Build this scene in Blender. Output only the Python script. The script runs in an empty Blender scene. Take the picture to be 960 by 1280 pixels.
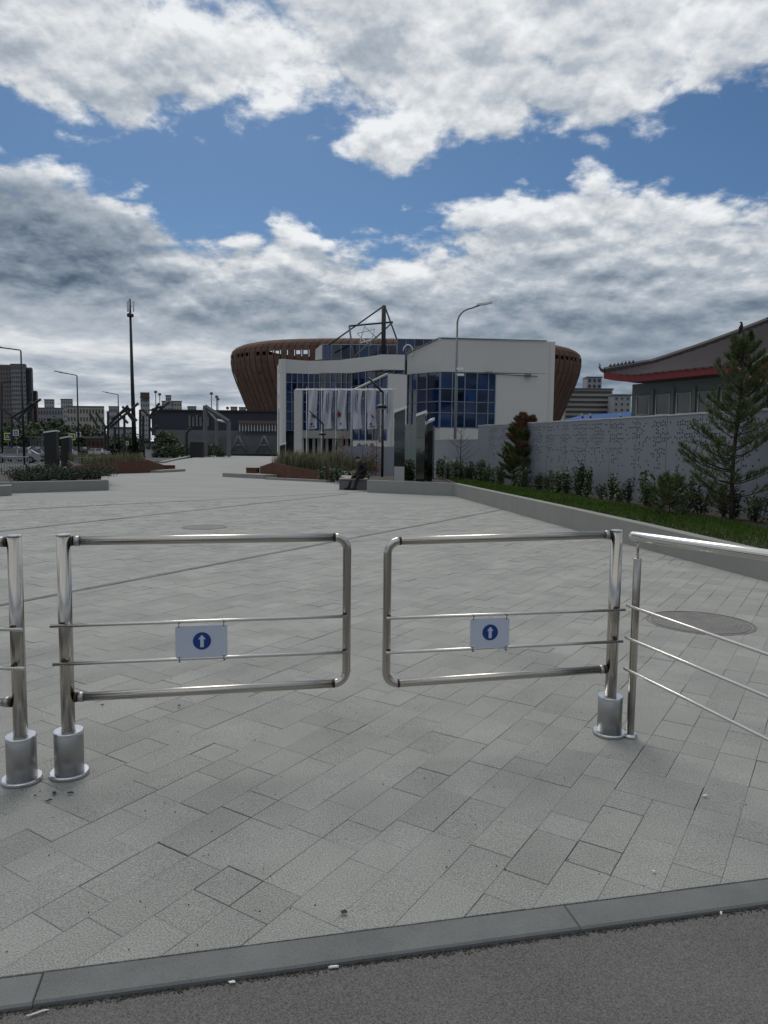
import bpy, bmesh, math, random
from mathutils import Vector, Matrix, noise
S = bpy.context.scene
COL = S.collection
rad = math.radians

# ---------------------------------------------------------------- camera
CAM_H, PITCH, ROLL, FPX = 1.5, rad(4.95), rad(0.65), 900.0
cd = bpy.data.cameras.new('camera')
cd.sensor_fit = 'VERTICAL'; cd.sensor_height = 36.0; cd.lens = 36.0*FPX/1280
cd.clip_start = 0.05; cd.clip_end = 9000
cam = bpy.data.objects.new('camera', cd); COL.objects.link(cam)
cam.location = (0, 0, CAM_H)
cam.rotation_euler = (Matrix.Rotation(rad(90)-PITCH, 4, 'X') @ Matrix.Rotation(ROLL, 4, 'Z')).to_euler()
S.camera = cam

# ---------------------------------------------------------------- colour management
S.view_settings.view_transform = 'Standard'; S.view_settings.look = 'None'
S.view_settings.exposure = 0.0; S.view_settings.gamma = 1.0
S.view_settings.use_curve_mapping = False
S.render.engine = 'CYCLES'
S.cycles.max_bounces = 6; S.cycles.diffuse_bounces = 3; S.cycles.glossy_bounces = 4
S.cycles.use_adaptive_sampling = True

# ---------------------------------------------------------------- sun behind the clouds, ahead of the camera
SUN_EL, SUN_AZ = rad(48), rad(-14)          # azimuth from +Y, negative = left
sl = bpy.data.lights.new('sun', 'SUN'); sl.energy = 1.35; sl.angle = rad(30); sl.color = (1.0, 0.955, 0.89)
sun = bpy.data.objects.new('sun', sl); COL.objects.link(sun); sun.location = (0, 0, 60)
sd = Vector((math.sin(SUN_AZ)*math.cos(SUN_EL), math.cos(SUN_AZ)*math.cos(SUN_EL), math.sin(SUN_EL)))
sun.rotation_euler = sd.to_track_quat('Z', 'Y').to_euler()

# ---------------------------------------------------------------- sky: Nishita with two cloud banks
W = bpy.data.worlds.new('World'); S.world = W; W.use_nodes = True
def sky():
    nt = W.node_tree; nt.nodes.clear(); L = nt.links
    def N(t, **k):
        n = nt.nodes.new(t)
        for a, b in k.items(): setattr(n, a, b)
        return n
    def put(sock, v):
        if hasattr(v, 'links') or isinstance(v, bpy.types.NodeSocket): L.new(v, sock)
        else: sock.default_value = v
    def M(op, a, b=0.0, c=0.0, clamp=False):
        n = N('ShaderNodeMath', operation=op, use_clamp=clamp)
        put(n.inputs[0], a); put(n.inputs[1], b); put(n.inputs[2], c)
        return n.outputs[0]
    def ss(x, lo, hi, a=0.0, b=1.0):
        n = N('ShaderNodeMapRange', interpolation_type='SMOOTHSTEP')
        put(n.inputs[0], x)
        for i, v in enumerate((lo, hi, a, b)): n.inputs[i+1].default_value = v
        return n.outputs[0]
    def bump(x, c, w):                                  # smooth hump centred on c
        d = M('DIVIDE', M('SUBTRACT', x, c), w)
        return M('EXPONENT', M('MULTIPLY', M('MULTIPLY', d, d), -1.0))
    def mixc(f, a, b):
        n = N('ShaderNodeMix', data_type='RGBA')
        put(n.inputs[0], f); put(n.inputs[6], a); put(n.inputs[7], b)
        return n.outputs[2]
    def noise_(vec, scale, det, rough, dist=0.0):
        n = N('ShaderNodeTexNoise', noise_dimensions='3D')
        L.new(vec, n.inputs['Vector']); n.inputs['Scale'].default_value = scale
        n.inputs['Detail'].default_value = det; n.inputs['Roughness'].default_value = rough
        n.inputs['Distortion'].default_value = dist
        return n.outputs[0]
    tc = N('ShaderNodeTexCoord'); sep = N('ShaderNodeSeparateXYZ'); L.new(tc.outputs['Generated'], sep.inputs[0])
    x, y, z = sep.outputs
    zc = M('MAXIMUM', z, 0.0)
    hyp = M('SQRT', M('ADD', M('MULTIPLY', x, x), M('MULTIPLY', y, y)))
    t = M('DIVIDE', zc, M('MAXIMUM', hyp, 0.05))        # tangent of the elevation
    def plane(zz, seed, k=0.3):
        inv = M('DIVIDE', 1.0, M('ADD', zz, k))
        c = N('ShaderNodeCombineXYZ')
        put(c.inputs[0], M('MULTIPLY', x, inv)); put(c.inputs[1], M('MULTIPLY', y, inv)); c.inputs[2].default_value = seed
        return c.outputs[0]
    p0 = plane(zc, 3.7); p1 = plane(M('ADD', zc, 0.015), 3.7)
    big = noise_(p0, 1.15, 3, .5)
    wob = M('MULTIPLY', M('SUBTRACT', noise_(plane(zc, 9.1), 2.6, 8, .6), 0.5), 0.11)
    # outline of the two banks: tangent of elevation, shifted with azimuth
    tw = M('ADD', t, wob)
    low_edge = M('ADD', 0.310, M('ADD', M('MULTIPLY', ss(x, -0.20, -0.46), 0.028), M('MULTIPLY', bump(x, 0.22, 0.10), 0.035)))
    up_edge = M('ADD', 0.408, M('ADD', M('MULTIPLY', ss(x, 0.22, 0.42), 0.018), M('MULTIPLY', bump(x, -0.18, 0.07), -0.01)))
    def dens(p, shift):
        f = noise_(p, 3.6, 13, .62, .12)
        g = M('ADD', M('SUBTRACT', .5, M('MULTIPLY', M('ABSOLUTE', M('SUBTRACT', noise_(p, 5.5, 5, .5), .5)), -2.6)), -.22)
        g = M('ADD', g, M('MULTIPLY', M('SUBTRACT', noise_(p, 14.0, 8, .6), .5), .6))
        f = M('ADD', M('MULTIPLY', M('SUBTRACT', f, .5), .80), M('MULTIPLY', M('SUBTRACT', g, .5), .35))
        tt = M('ADD', tw, shift)
        lowb = M('MULTIPLY', M('SUBTRACT', low_edge, tt), 4.0)              # + inside the low bank
        lowb = M('MINIMUM', lowb, .50)
        upb = M('MULTIPLY', M('SUBTRACT', tt, up_edge), 3.2)
        upb = M('MINIMUM', upb, .17)
        base = M('MAXIMUM', lowb, upb)
        return M('ADD', base, f), f
    d0, f0 = dens(p0, 0.0)
    d1, f1 = dens(p1, 0.015)
    alpha = ss(d0, -0.03, 0.13)
    thick = ss(d0, 0.0, 0.50)
    lit = M('SUBTRACT', d0, d1)                                            # >0 where the upper side is thinner
    # low bank weight
    lowm = ss(M('SUBTRACT', low_edge, tw), -0.03, 0.03)
    depth = ss(M('SUBTRACT', low_edge, tw), 0.0, 0.16)
    # streaky layers near the horizon
    st = N('ShaderNodeMapping'); L.new(plane(zc, 1.3, .13), st.inputs[0]); st.inputs['Scale'].default_value = (1.0, 1.0, 1.0)
    streak = noise_(st.outputs[0], 2.0, 8, .58, .12)
    hz = ss(t, 0.22, 0.09)                                                 # 1 near horizon
    # brightness
    up_b = M('ADD', M('MULTIPLY', thick, -0.30), M('ADD', 0.94, M('MULTIPLY', lit, 1.7)))
    up_b = M('ADD', up_b, M('MULTIPLY', M('SUBTRACT', noise_(plane(zc, 5.5), 4.5, 8, .6), .5), -.75))
    up_b = M('SUBTRACT', up_b, M('MULTIPLY', ss(x, .30, .52), .16))
    lb = M('ADD', M('MULTIPLY', depth, -0.33), M('ADD', 0.80, M('MULTIPLY', lit, 1.35)))
    lb = M('ADD', lb, M('MULTIPLY', M('SUBTRACT', noise_(plane(zc, 7.7), 2.8, 9, .60), .5), .40))
    dk = M('MULTIPLY', ss(x, -0.10, -0.42), M('MULTIPLY', bump(t, .27, .07), .36))
    lb = M('SUBTRACT', lb, dk)
    sb = M('ADD', M('MULTIPLY', M('SUBTRACT', streak, .5), 1.25), .55)
    sb = M('ADD', sb, M('MULTIPLY', ss(x, .1, -.35), .30))
    sb = M('SUBTRACT', sb, M('MULTIPLY', ss(x, .15, .45), .12))
    sb = M('SUBTRACT', sb, M('MULTIPLY', bump(t, .085, .025), .15))
    n = N('ShaderNodeMix', data_type='FLOAT'); put(n.inputs[0], hz); put(n.inputs[2], lb); put(n.inputs[3], sb); lowv = n.outputs[0]
    n = N('ShaderNodeMix', data_type='FLOAT'); put(n.inputs[0], lowm); put(n.inputs[2], up_b); put(n.inputs[3], lowv); br = n.outputs[0]
    cr = N('ShaderNodeValToRGB'); L.new(br, cr.inputs[0])
    e = cr.color_ramp.elements
    e[0].position = 0.0; e[0].color = (.045, .068, .108, 1)
    e[1].position = 1.0; e[1].color = (.86, .88, .90, 1)
    for pos, c in ((.2, (.095, .135, .195, 1)), (.45, (.240, .295, .360, 1)), (.7, (.44, .49, .55, 1)), (.85, (.66, .69, .72, 1))):
        q = e.new(pos); q.color = c
    sk = N('ShaderNodeTexSky', sky_type='NISHITA', sun_disc=False)
    sk.sun_elevation = SUN_EL; sk.sun_rotation = SUN_AZ; sk.altitude = 250; sk.air_density = 1.0; sk.dust_density = .6; sk.ozone_density = 1.6
    bs = N('ShaderNodeMix', data_type='RGBA', blend_type='MULTIPLY'); bs.inputs[0].default_value = 1
    L.new(sk.outputs[0], bs.inputs[6]); bs.inputs[7].default_value = (SKYK[0], SKYK[1], SKYK[2], 1)
    # clouds are given in displayed radiance; divide by the Background strength
    cs = N('ShaderNodeVectorMath', operation='SCALE'); L.new(cr.outputs[0], cs.inputs[0]); cs.inputs['Scale'].default_value = CLOUDK/SKY_STRENGTH
    al = M('MAXIMUM', alpha, M('MULTIPLY', hz, .93))
    out = mixc(al, bs.outputs[2], cs.outputs[0])
    # below the horizon: plain ground haze
    out = mixc(ss(z, 0.0, -0.04), out, (1.6, 1.6, 1.55, 1))
    bg = N('ShaderNodeBackground'); L.new(out, bg.inputs[0]); bg.inputs[1].default_value = SKY_STRENGTH
    o = N('ShaderNodeOutputWorld'); L.new(bg.outputs[0], o.inputs[0])
SKY_STRENGTH, CLOUDK, SKYK = 0.08, 1.0, (.43, .60, .74)
sky()
W.cycles.sampling_method = 'MANUAL'; W.cycles.sample_map_resolution = 512

# ---------------------------------------------------------------- survey helpers: a sight line of the photo at a known distance -> a place in the world
_f = Vector((0, math.cos(PITCH), -math.sin(PITCH))); _r = Vector((1, 0, 0)); _u = _r.cross(_f)
_rr = math.cos(ROLL)*_r + math.sin(ROLL)*_u; _uu = -math.sin(ROLL)*_r + math.cos(ROLL)*_u
def _ray(px, py): return _f + (px-480)/FPX*_rr - (py-640)/FPX*_uu
def G(px, py, z=0.0):
    d = _ray(px, py); t = (z-CAM_H)/d.z
    return Vector((0, 0, CAM_H)) + d*t
def P(px, py, Y):
    d = _ray(px, py)
    return Vector((0, 0, CAM_H)) + d*(Y/d.y)

# ---------------------------------------------------------------- object helpers
FR = {}
def tag(o, label=None, cat=None, group=None, kind=None):
    if label: o['label'] = label
    if cat: o['category'] = cat
    if group: o['group'] = group
    if kind: o['kind'] = kind
    return o
def thing(name, label, cat, loc=(0, 0, 0), rz=0.0, group=None):
    o = bpy.data.objects.new(name, None); COL.objects.link(o)
    o.location = loc; o.rotation_euler = (0, 0, rz); o.empty_display_size = .2
    FR[o.name] = Matrix.Translation(Vector(loc)) @ Matrix.Rotation(rz, 4, 'Z')
    return tag(o, label, cat, group)
def copy_tree(o, parent=None):
    c = o.copy(); COL.objects.link(c)
    if parent: c.parent = parent
    for ch in [k for k in KIDS.get(o.name, [])]: copy_tree_child(ch, c)
    return c
def copy_tree_child(o, parent):
    c = o.copy(); COL.objects.link(c); c.parent = parent
    for ch in KIDS.get(o.name, []): copy_tree_child(ch, c)
KIDS = {}
class MB:
    def __init__(s): s.v = []; s.f = []; s.sm = []; s.tone = None
    def add(s, vs, fs, smooth=False):
        b = len(s.v); s.v += [tuple(p) for p in vs]
        for f in fs: s.f.append([b+i for i in f]); s.sm.append(smooth)
        return s
    def box(s, c, d, rz=0.0, R=None):
        hx, hy, hz = d[0]/2, d[1]/2, d[2]/2
        m = R if R is not None else Matrix.Rotation(rz, 3, 'Z'); c = Vector(c)
        vs = [c + m @ Vector((a*hx, b*hy, e*hz)) for e in (-1, 1) for a, b in ((-1, -1), (1, -1), (1, 1), (-1, 1))]
        return s.add(vs, [(3, 2, 1, 0), (4, 5, 6, 7), (0, 1, 5, 4), (1, 2, 6, 5), (2, 3, 7, 6), (3, 0, 4, 7)])
    def prism(s, pts, z0, z1):
        n = len(pts); a = [z0]*n if not hasattr(z0, '__len__') else z0; b = [z1]*n if not hasattr(z1, '__len__') else z1
        vs = [(p[0], p[1], a[i]) for i, p in enumerate(pts)] + [(p[0], p[1], b[i]) for i, p in enumerate(pts)]
        return s.add(vs, [tuple(range(n))[::-1], tuple(range(n, 2*n))] + [(i, (i+1) % n, n+(i+1) % n, n+i) for i in range(n)])
    def slab(s, pts, off):                              # polygon in 3-D given a thickness vector
        n = len(pts); off = Vector(off); vs = [Vector(p) for p in pts] + [Vector(p)+off for p in pts]
        return s.add(vs, [tuple(range(n))[::-1], tuple(range(n, 2*n))] + [(i, (i+1) % n, n+(i+1) % n, n+i) for i in range(n)])
    def path(s, pts, r, n=12, caps=True, smooth=True):
        pts = [Vector(p) for p in pts]; m = len(pts); rs = r if hasattr(r, '__len__') else [r]*m
        T = [(pts[min(i+1, m-1)]-pts[max(i-1, 0)]).normalized() for i in range(m)]
        a = Vector((0, 0, 1)) if abs(T[0].z) < .9 else Vector((1, 0, 0))
        U = (a - T[0]*a.dot(T[0])).normalized(); vs = []
        for i in range(m):
            U = (U - T[i]*U.dot(T[i])).normalized(); V = T[i].cross(U)
            for k in range(n):
                g = 2*math.pi*k/n; vs.append(pts[i] + (U*math.cos(g)+V*math.sin(g))*rs[i])
        b = len(s.v)
        s.add(vs, [(i*n+k, i*n+(k+1) % n, (i+1)*n+(k+1) % n, (i+1)*n+k) for i in range(m-1) for k in range(n)], smooth)
        if caps: s.f += [[b+k for k in range(n)][::-1], [b+(m-1)*n+k for k in range(n)]]; s.sm += [False, False]
        return s
    def tube(s, p0, p1, r, n=12, r1=None): return s.path([p0, p1], [r, r if r1 is None else r1], n)
    def lathe(s, c, prof, n=32, smooth=False):
        c = Vector(c); m = len(prof)
        vs = [c + Vector((r*math.cos(2*math.pi*k/n), r*math.sin(2*math.pi*k/n), z)) for r, z in prof for k in range(n)]
        b = len(s.v)
        s.add(vs, [(i*n+k, i*n+(k+1) % n, (i+1)*n+(k+1) % n, (i+1)*n+k) for i in range(m-1) for k in range(n)], smooth)
        s.f += [[b+k for k in range(n)][::-1], [b+(m-1)*n+k for k in range(n)]]; s.sm += [False, False]
        return s
    def build(s, name, material, parent=None, kind=None, world=True):
        vs = s.v
        if parent is not None and world and parent.name in FR:
            mi = FR[parent.name].inverted(); vs = [mi @ Vector(p) for p in vs]
        me = bpy.data.meshes.new(name); me.from_pydata([tuple(p) for p in vs], [], s.f)
        me.polygons.foreach_set('use_smooth', s.sm); me.materials.append(material)
        if s.tone is not None:
            at = me.attributes.new('tone', 'FLOAT', 'FACE'); at.data.foreach_set('value', s.tone)
        me.update()
        o = bpy.data.objects.new(name, me); COL.objects.link(o)
        if parent is not None:
            o.parent = parent; KIDS.setdefault(parent.name, []).append(o)
            if parent.name in FR: FR[o.name] = FR[parent.name]
            if kind: o['kind'] = kind
        else:
            if kind: o['kind'] = kind
        return o

# ---------------------------------------------------------------- materials
def mat(name, col, rough=.6, metal=0.0, var=.12, scale=3.0, bump=0.0, bscale=60.0, objrand=0.0, tone=False,
        speck=0.0, spscale=200.0, stretch=None, spec=None, coat=0.0, world=False, trans=0.0):
    m = bpy.data.materials.new(name); m.use_nodes = True; nt = m.node_tree; L = nt.links
    b = nt.nodes['Principled BSDF']
    b.inputs['Roughness'].default_value = rough; b.inputs['Metallic'].default_value = metal
    if spec is not None: b.inputs['Specular IOR Level'].default_value = spec
    if coat: b.inputs['Coat Weight'].default_value = coat; b.inputs['Coat Roughness'].default_value = .08
    if world: co = nt.nodes.new('ShaderNodeNewGeometry').outputs['Position']
    else: co = nt.nodes.new('ShaderNodeTexCoord').outputs['Object']
    if stretch:
        mp = nt.nodes.new('ShaderNodeMapping'); mp.inputs['Scale'].default_value = stretch; L.new(co, mp.inputs[0]); co = mp.outputs[0]
    def nz(sc, det=6, ro=.6):
        n = nt.nodes.new('ShaderNodeTexNoise'); n.inputs['Scale'].default_value = sc; n.inputs['Detail'].default_value = det
        n.inputs['Roughness'].default_value = ro; L.new(co, n.inputs['Vector']); return n.outputs[0]
    def M(op, a, c=0.0, d=0.0):
        n = nt.nodes.new('ShaderNodeMath'); n.operation = op
        for i, v in enumerate((a, c, d)):
            if hasattr(v, 'links'): L.new(v, n.inputs[i])
            else: n.inputs[i].default_value = v
        return n.outputs[0]
    f = M('MULTIPLY_ADD', M('SUBTRACT', nz(scale), .5), 2.4*var, 1.0)
    if speck: f = M('ADD', f, M('MULTIPLY', M('SUBTRACT', nz(spscale, 2, .7), .5), 2.4*speck))
    if objrand:
        oi = nt.nodes.new('ShaderNodeObjectInfo'); f = M('ADD', f, M('MULTIPLY', M('SUBTRACT', oi.outputs['Random'], .5), 2*objrand))
    if tone:
        at = nt.nodes.new('ShaderNodeAttribute'); at.attribute_name = 'tone'; f = M('ADD', f, at.outputs['Fac'])
    sc = nt.nodes.new('ShaderNodeVectorMath'); sc.operation = 'SCALE'; sc.inputs[0].default_value = col; L.new(f, sc.inputs['Scale'])
    L.new(sc.outputs[0], b.inputs['Base Color'])
    if bump:
        bn = nt.nodes.new('ShaderNodeBump'); bn.inputs['Strength'].default_value = min(bump, 1.0); bn.inputs['Distance'].default_value = .004 if bscale > 30 else .02
        L.new(nz(bscale, 4, .65), bn.inputs['Height']); L.new(bn.outputs[0], b.inputs['Normal'])
    return m
def node(m, t, **k):
    n = m.node_tree.nodes.new(t)
    for a, b in k.items(): setattr(n, a, b)
    return n

M_paver = mat('paver_concrete', (.280, .280, .262), .82, var=.30, scale=1.5, bump=.7, bscale=200, objrand=.075, tone=True, speck=.95, spscale=170, world=True, spec=.3)
M_plaza = mat('plaza_far', (.275, .275, .262), .85, var=.22, scale=.9, world=True, stretch=(.4, 1.3, 1), spec=.3, speck=.10, spscale=14)
M_bed = mat('joint_sand', (.035, .033, .030), .95, world=True)
M_asph = mat('asphalt', (.125, .123, .116), .92, var=.22, scale=1.6, bump=1.0, bscale=150, speck=1.05, spscale=190, world=True, spec=.25)
M_asph_far = mat('asphalt_far', (.05, .052, .052), .9, var=.15, scale=.1, world=True)
M_kerb = mat('kerb_granite', (.158, .163, .160), .8, var=.30, scale=4, bump=.5, bscale=160, objrand=.10, speck=.35, spscale=260, world=True, spec=.3)
M_conc = mat('concrete', (.255, .255, .238), .85, var=.13, scale=1.6, bump=.25, bscale=60, objrand=.04, world=True, spec=.25)
M_conc_d = mat('concrete_dark', (.12, .125, .13), .85, var=.15, scale=.6, world=True)
M_steel = mat('brushed_steel', (.49, .46, .415), .25, 1.0, var=.07, scale=6, bump=.06, bscale=90, world=True, stretch=(1, 1, .06))
M_steel_h = mat('steel_rail', (.66, .64, .60), .22, 1.0, var=.06, scale=9, world=True)
M_steel_b = mat('satin_steel', (.40, .40, .40), .42, 1.0, var=.12, scale=24, world=True, stretch=(1, 1, .08))
M_alu = mat('polished_cap', (.60, .61, .63), .26, 1.0, var=.25, scale=60, world=True)
M_weld = mat('weld_scale', (.055, .036, .024), .6, .5, var=.6, scale=60, world=True)
M_mirror = mat('mirror_steel', (.075, .082, .08), .05, 1.0, var=.05, scale=1, bump=.05, bscale=2.5, world=True)
M_black = mat('black_metal', (.016, .017, .019), .45, .3)
M_pole = mat('galvanised_pole', (.17, .18, .185), .5, .5, var=.15, scale=2)
M_white = mat('white_render', (.52, .51, .49), .85, var=.05, scale=.25, world=True)
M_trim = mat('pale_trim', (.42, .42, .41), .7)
M_dark = mat('dark_interior', (.012, .014, .018), .7)
M_glass = mat('blue_glass', (.003, .018, .068), .04, 0.0, var=1.2, scale=.6, world=True, spec=.7, objrand=.8, bump=.08, bscale=1.2)
M_mull = mat('mullion', (.20, .24, .30), .5, .3)
M_rust = mat('rust_cladding', (.130, .078, .060), .85, spec=.15, var=.35, scale=.5, world=True, objrand=.10, bump=.0)
M_corten = mat('corten_steel', (.10, .042, .026), .85, var=.4, scale=4, world=True)
M_wall = mat('fence_panel', (.20, .215, .245), .62, var=.05, scale=1.2, world=True, objrand=.035, spec=.35)
M_hole = mat('perforation_shadow', (.02, .023, .028), .9)
M_grass = mat('lawn_grass', (.058, .105, .016), .8, var=.35, scale=2.5, world=True, objrand=.0, tone=True, spec=.2)
M_soil = mat('soil', (.045, .038, .030), .95, var=.5, scale=8, world=True, speck=.6, spscale=60)
M_dry = mat('dry_grass', (.16, .135, .075), .85, var=.3, scale=3, world=True, tone=True)
M_shrub = mat('shrub_leaves', (.046, .072, .026), .6, var=.4, scale=5, objrand=.35, tone=True)
M_shrub_d = mat('juniper_leaves', (.022, .036, .016), .7, var=.4, scale=5, objrand=.3, tone=True)
M_need = mat('pine_needles', (.078, .105, .030), .55, var=.35, scale=3, tone=True)
M_need_b = mat('brown_needles', (.125, .062, .032), .7, var=.35, scale=3, tone=True)
M_bark = mat('bark', (.035, .026, .020), .9, var=.4, scale=12)
M_redleaf = mat('autumn_leaves', (.13, .050, .026), .7, var=.4, scale=5, tone=True)
M_leaf = mat('tree_leaves', (.038, .055, .020), .7, var=.4, scale=.5, objrand=.35, tone=True)
M_roof = mat('roof_tiles', (.10, .082, .084), .7, var=.12, scale=1, world=True)
M_roof_d = mat('ridge_tiles', (.045, .034, .032), .7, var=.3, scale=5, world=True)
M_red = mat('red_fascia', (.16, .008, .012), .5, var=.1)
M_pwall = mat('greenish_wall', (.105, .13, .125), .8, var=.08, world=True)
M_wood = mat('bench_wood', (.26, .22, .16), .8, var=.25, scale=3, stretch=(1, 12, 12))
M_skin = mat('skin', (.36, .20, .14), .55, var=.05)
M_cloth = mat('dark_cloth', (.010, .010, .012), .9, var=.3, scale=8)
M_jean = mat('dark_trousers', (.014, .015, .020), .9, var=.3, scale=8)
M_signw = mat('sign_plate', (.50, .53, .63), .35, var=.04, scale=12)
M_signb = mat('sign_blue', (.006, .045, .21), .35, var=.04)
M_signy = mat('sign_yellow', (.62, .70, .05), .5)
M_flag = mat('flag_cloth', (.44, .45, .50), .85, var=.08, scale=2, world=True)
M_flagp = mat('flag_print', (.06, .06, .16), .85)
M_flagr = mat('flag_red', (.30, .03, .04), .85)
M_lampw = mat('lamp_head', (.66, .68, .70), .5)
M_paper = mat('paper', (.75, .73, .68), .8)
M_litter = mat('dry_leaf', (.028, .022, .016), .8)
M_roofblue = mat('blue_roof', (.030, .095, .28), .8, var=.06, spec=.2)
M_tyre = mat('tyre', (.012, .012, .012), .9)
M_cglass = mat('car_glass', (.01, .012, .015), .08, spec=.8)
M_farconc = mat('far_stair', (.10, .105, .11), .85, var=.5, scale=.5, world=True)

# ================================================================ GROUND
rng = random.Random(11)
KA, KB = Vector((-1.071, 1.914)), Vector((1.377, 2.434)); KD = (KB-KA).normalized(); KN = Vector((-KD.y, KD.x))
def kpt(s, off): p = KA + KD*s + KN*off; return (p.x, p.y)
g = MB(); g.add([(-4000, -500, -.30), (4000, -500, -.30), (4000, 7000, -.30), (-4000, 7000, -.30)], [(0, 1, 2, 3)])
g.build('ground', mat('ground_far', (.05, .055, .04), .95, var=.4, scale=.02, world=True), kind='structure')
g = MB(); g.prism([kpt(-60, -.114), kpt(-60, -40), kpt(60, -40), kpt(60, -.114)], -.2, -.014)
g.build('road', M_asph, kind='structure')
# plaza: sand bed under the near pavers, plain sheet beyond them
YT = 20.0
pl = MB(); pl.prism([kpt(-30, .0), kpt(30, .0), (32, YT), (-32, YT)], -.2, -.022)
plaza = pl.build('plaza', M_bed, kind='structure'); FR[plaza.name] = Matrix.Identity(4)
pb = [(-32, YT), (-13.2, YT), (-13.5, 30), (-17, 42), (-22, 75), (-27, 100), (-34, 138), (-18, 138), (30, 138), (30, YT)]
pf = MB(); pf.prism([(-32, YT), (32, YT), (32, 60), (0, 138), (-34, 138), (-27, 100), (-20, 60), (-16, 40), (-15, 30), (-32, 26)], -.2, 0.0)
pf.build('plaza_far', M_plaza, kind='structure')

U = Vector((math.cos(rad(57.5)), math.sin(rad(57.5)))); NN = Vector((U.y, -U.x)); CW = .1675; T0 = -1.456
def clip(poly, a, n):                                   # keep the side where (p-a).n >= 0
    out = []
    for i in range(len(poly)):
        p, q = poly[i], poly[(i+1) % len(poly)]; dp, dq = (p-a).dot(n), (q-a).dot(n)
        if dp >= 0: out.append(p)
        if dp*dq < 0: out.append(p + (q-p)*(dp/(dp-dq)))
    return out
def paver_mb(poly, mb, z, gap, tilt=(0, 0), far=False):
    c = sum(poly, Vector((0, 0)))/len(poly); n = len(poly)
    def ring(d, zz):
        r = []
        for p in poly:
            q = p + (c-p).normalized()*d*1.414; r.append((q.x, q.y, z+zz+tilt[0]*(q.x-c.x)+tilt[1]*(q.y-c.y)))
        return r
    if far:
        vs = ring(gap, -.02)+ring(gap, 0); k = 1
    else:
        vs = ring(gap, -.02)+ring(gap, -.0012)+ring(gap+.0014, 0); k = 2
    fs = [(j*n+i, j*n+(i+1) % n, (j+1)*n+(i+1) % n, (j+1)*n+i) for j in range(k) for i in range(n)] + [tuple(range(k*n, k*n+n))]
    mb.add(vs, fs); return len(fs)
tiles = []
def emit(s, t, ln, w):
    a = [U*x + NN*y for x, y in ((s, t+w), (s+ln, t+w), (s+ln, t), (s, t))]
    c = (a[0]+a[2])/2
    if not (1.0 < c.y < YT+.3) or abs(c.x) > .58*c.y+.9: return
    a = clip(a, Vector(kpt(0, .003)), KN); a = clip(a, Vector((0, YT)), Vector((0, -1))) if a else a
    if len(a) < 3: return
    area = abs(sum(a[i].x*a[(i+1) % len(a)].y-a[(i+1) % len(a)].x*a[i].y for i in range(len(a))))/2
    if area < .0008: return
    c = sum(a, Vector((0, 0)))/len(a)
    vis = abs(c.x) < .535*c.y+.08 and 1.75 < c.y
    tiles.append((c.y if vis else 99+c.y, len(a) == 4 and abs(area-ln*w) < 1e-6, a, (ln, w), c))
q6 = .1675
for k in range(-150, 90, 2):
    t = T0 + CW*k; s = -26 + rng.random()*.6
    while s < 34:
        if rng.random() < .10:
            ln = rng.choice((q6*1.5, q6*2, q6*2)); emit(s, t, ln, CW*2); s += ln
        else:
            L6 = rng.choice((3, 4, 5))
            for row in (0, 1):
                left = L6*2; x = s                      # half units of .08375
                while left > 0:
                    n_ = min(left, rng.choice((2, 3, 4, 4, 4, 5)))
                    if left-n_ == 1: n_ = left if left <= 5 else n_-1
                    emit(x, t+row*CW, n_*q6/2, CW); x += n_*q6/2; left -= n_
            s += L6*q6
tiles.sort(key=lambda q: q[0])
def gapz():
    gp = rng.choice((.0003, .0003, .0004, .0005, .0006, .0007, .0009, .0016, .0028)); return gp, rng.uniform(-.0013, .0013)
pcache = {}
sm = MB(); tone = []
for i, (yy, whole, a, ln, c) in enumerate(tiles):
    gp, dz = gapz(); tilt = (rng.uniform(-.004, .004), rng.uniform(-.004, .004))
    if i < 290:
        if whole:
            key = (ln, gp)
            if key not in pcache:
                m_ = MB(); loc = [(p-c) for p in a]; paver_mb(loc, m_, 0, gp)
                o = m_.build('paver', M_paver, plaza); pcache[key] = o
            else:
                o = pcache[key].copy(); COL.objects.link(o); KIDS[plaza.name].append(o)
            o.location = (c.x, c.y, dz); o.rotation_euler = (tilt[0], tilt[1], 0)
        else:
            m_ = MB(); paver_mb(a, m_, dz, gp); m_.build('paver', M_paver, plaza)
    else:
        far = c.y > 9
        tn = rng.uniform(-.075, .075)
        k = paver_mb(a, sm, dz, gp*(1+max(0, c.y-6)*.35), tilt, far); tone += [tn]*k
sm.tone = tone; sm.build('more_pavers', M_paver, plaza, kind='stuff')

# dark paving strips that cross the plaza
def strip(a, b, w, piece, label=None):
    a, b = Vector(a), Vector(b); d = (b-a).normalized(); n = Vector((-d.y, d.x))*w/2
    root = MB(); root.prism([a-n, b-n, b+n, a+n], -.018, .0018)
    o = root.build('paving_strip', M_bed, kind='structure'); FR[o.name] = Matrix.Identity(4)
    L = (b-a).length; k = int(L/piece); base = None
    for i in range(k):
        m_ = MB(); p0 = a+d*(i*piece+.004); p1 = a+d*((i+1)*piece-.004); nn = n*.94
        m_.prism([p0-nn, p1-nn, p1+nn, p0+nn], -.01, .0045+rng.uniform(-.001, .001)); m_.build('strip_slab', M_strip, o)
M_strip = mat('strip_slab', (.125, .125, .12), .8, var=.15, scale=2, objrand=.08, world=True, speck=.2)
strip((-4.6, 4.9), (3.3, 18.9), .085, .5)
strip((-8.3, 9.1), (-1.2, 24.3), .10, 1.0)
strip((-12.5, 12.5), (-.3, 26.0), .08, 1.5)

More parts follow.
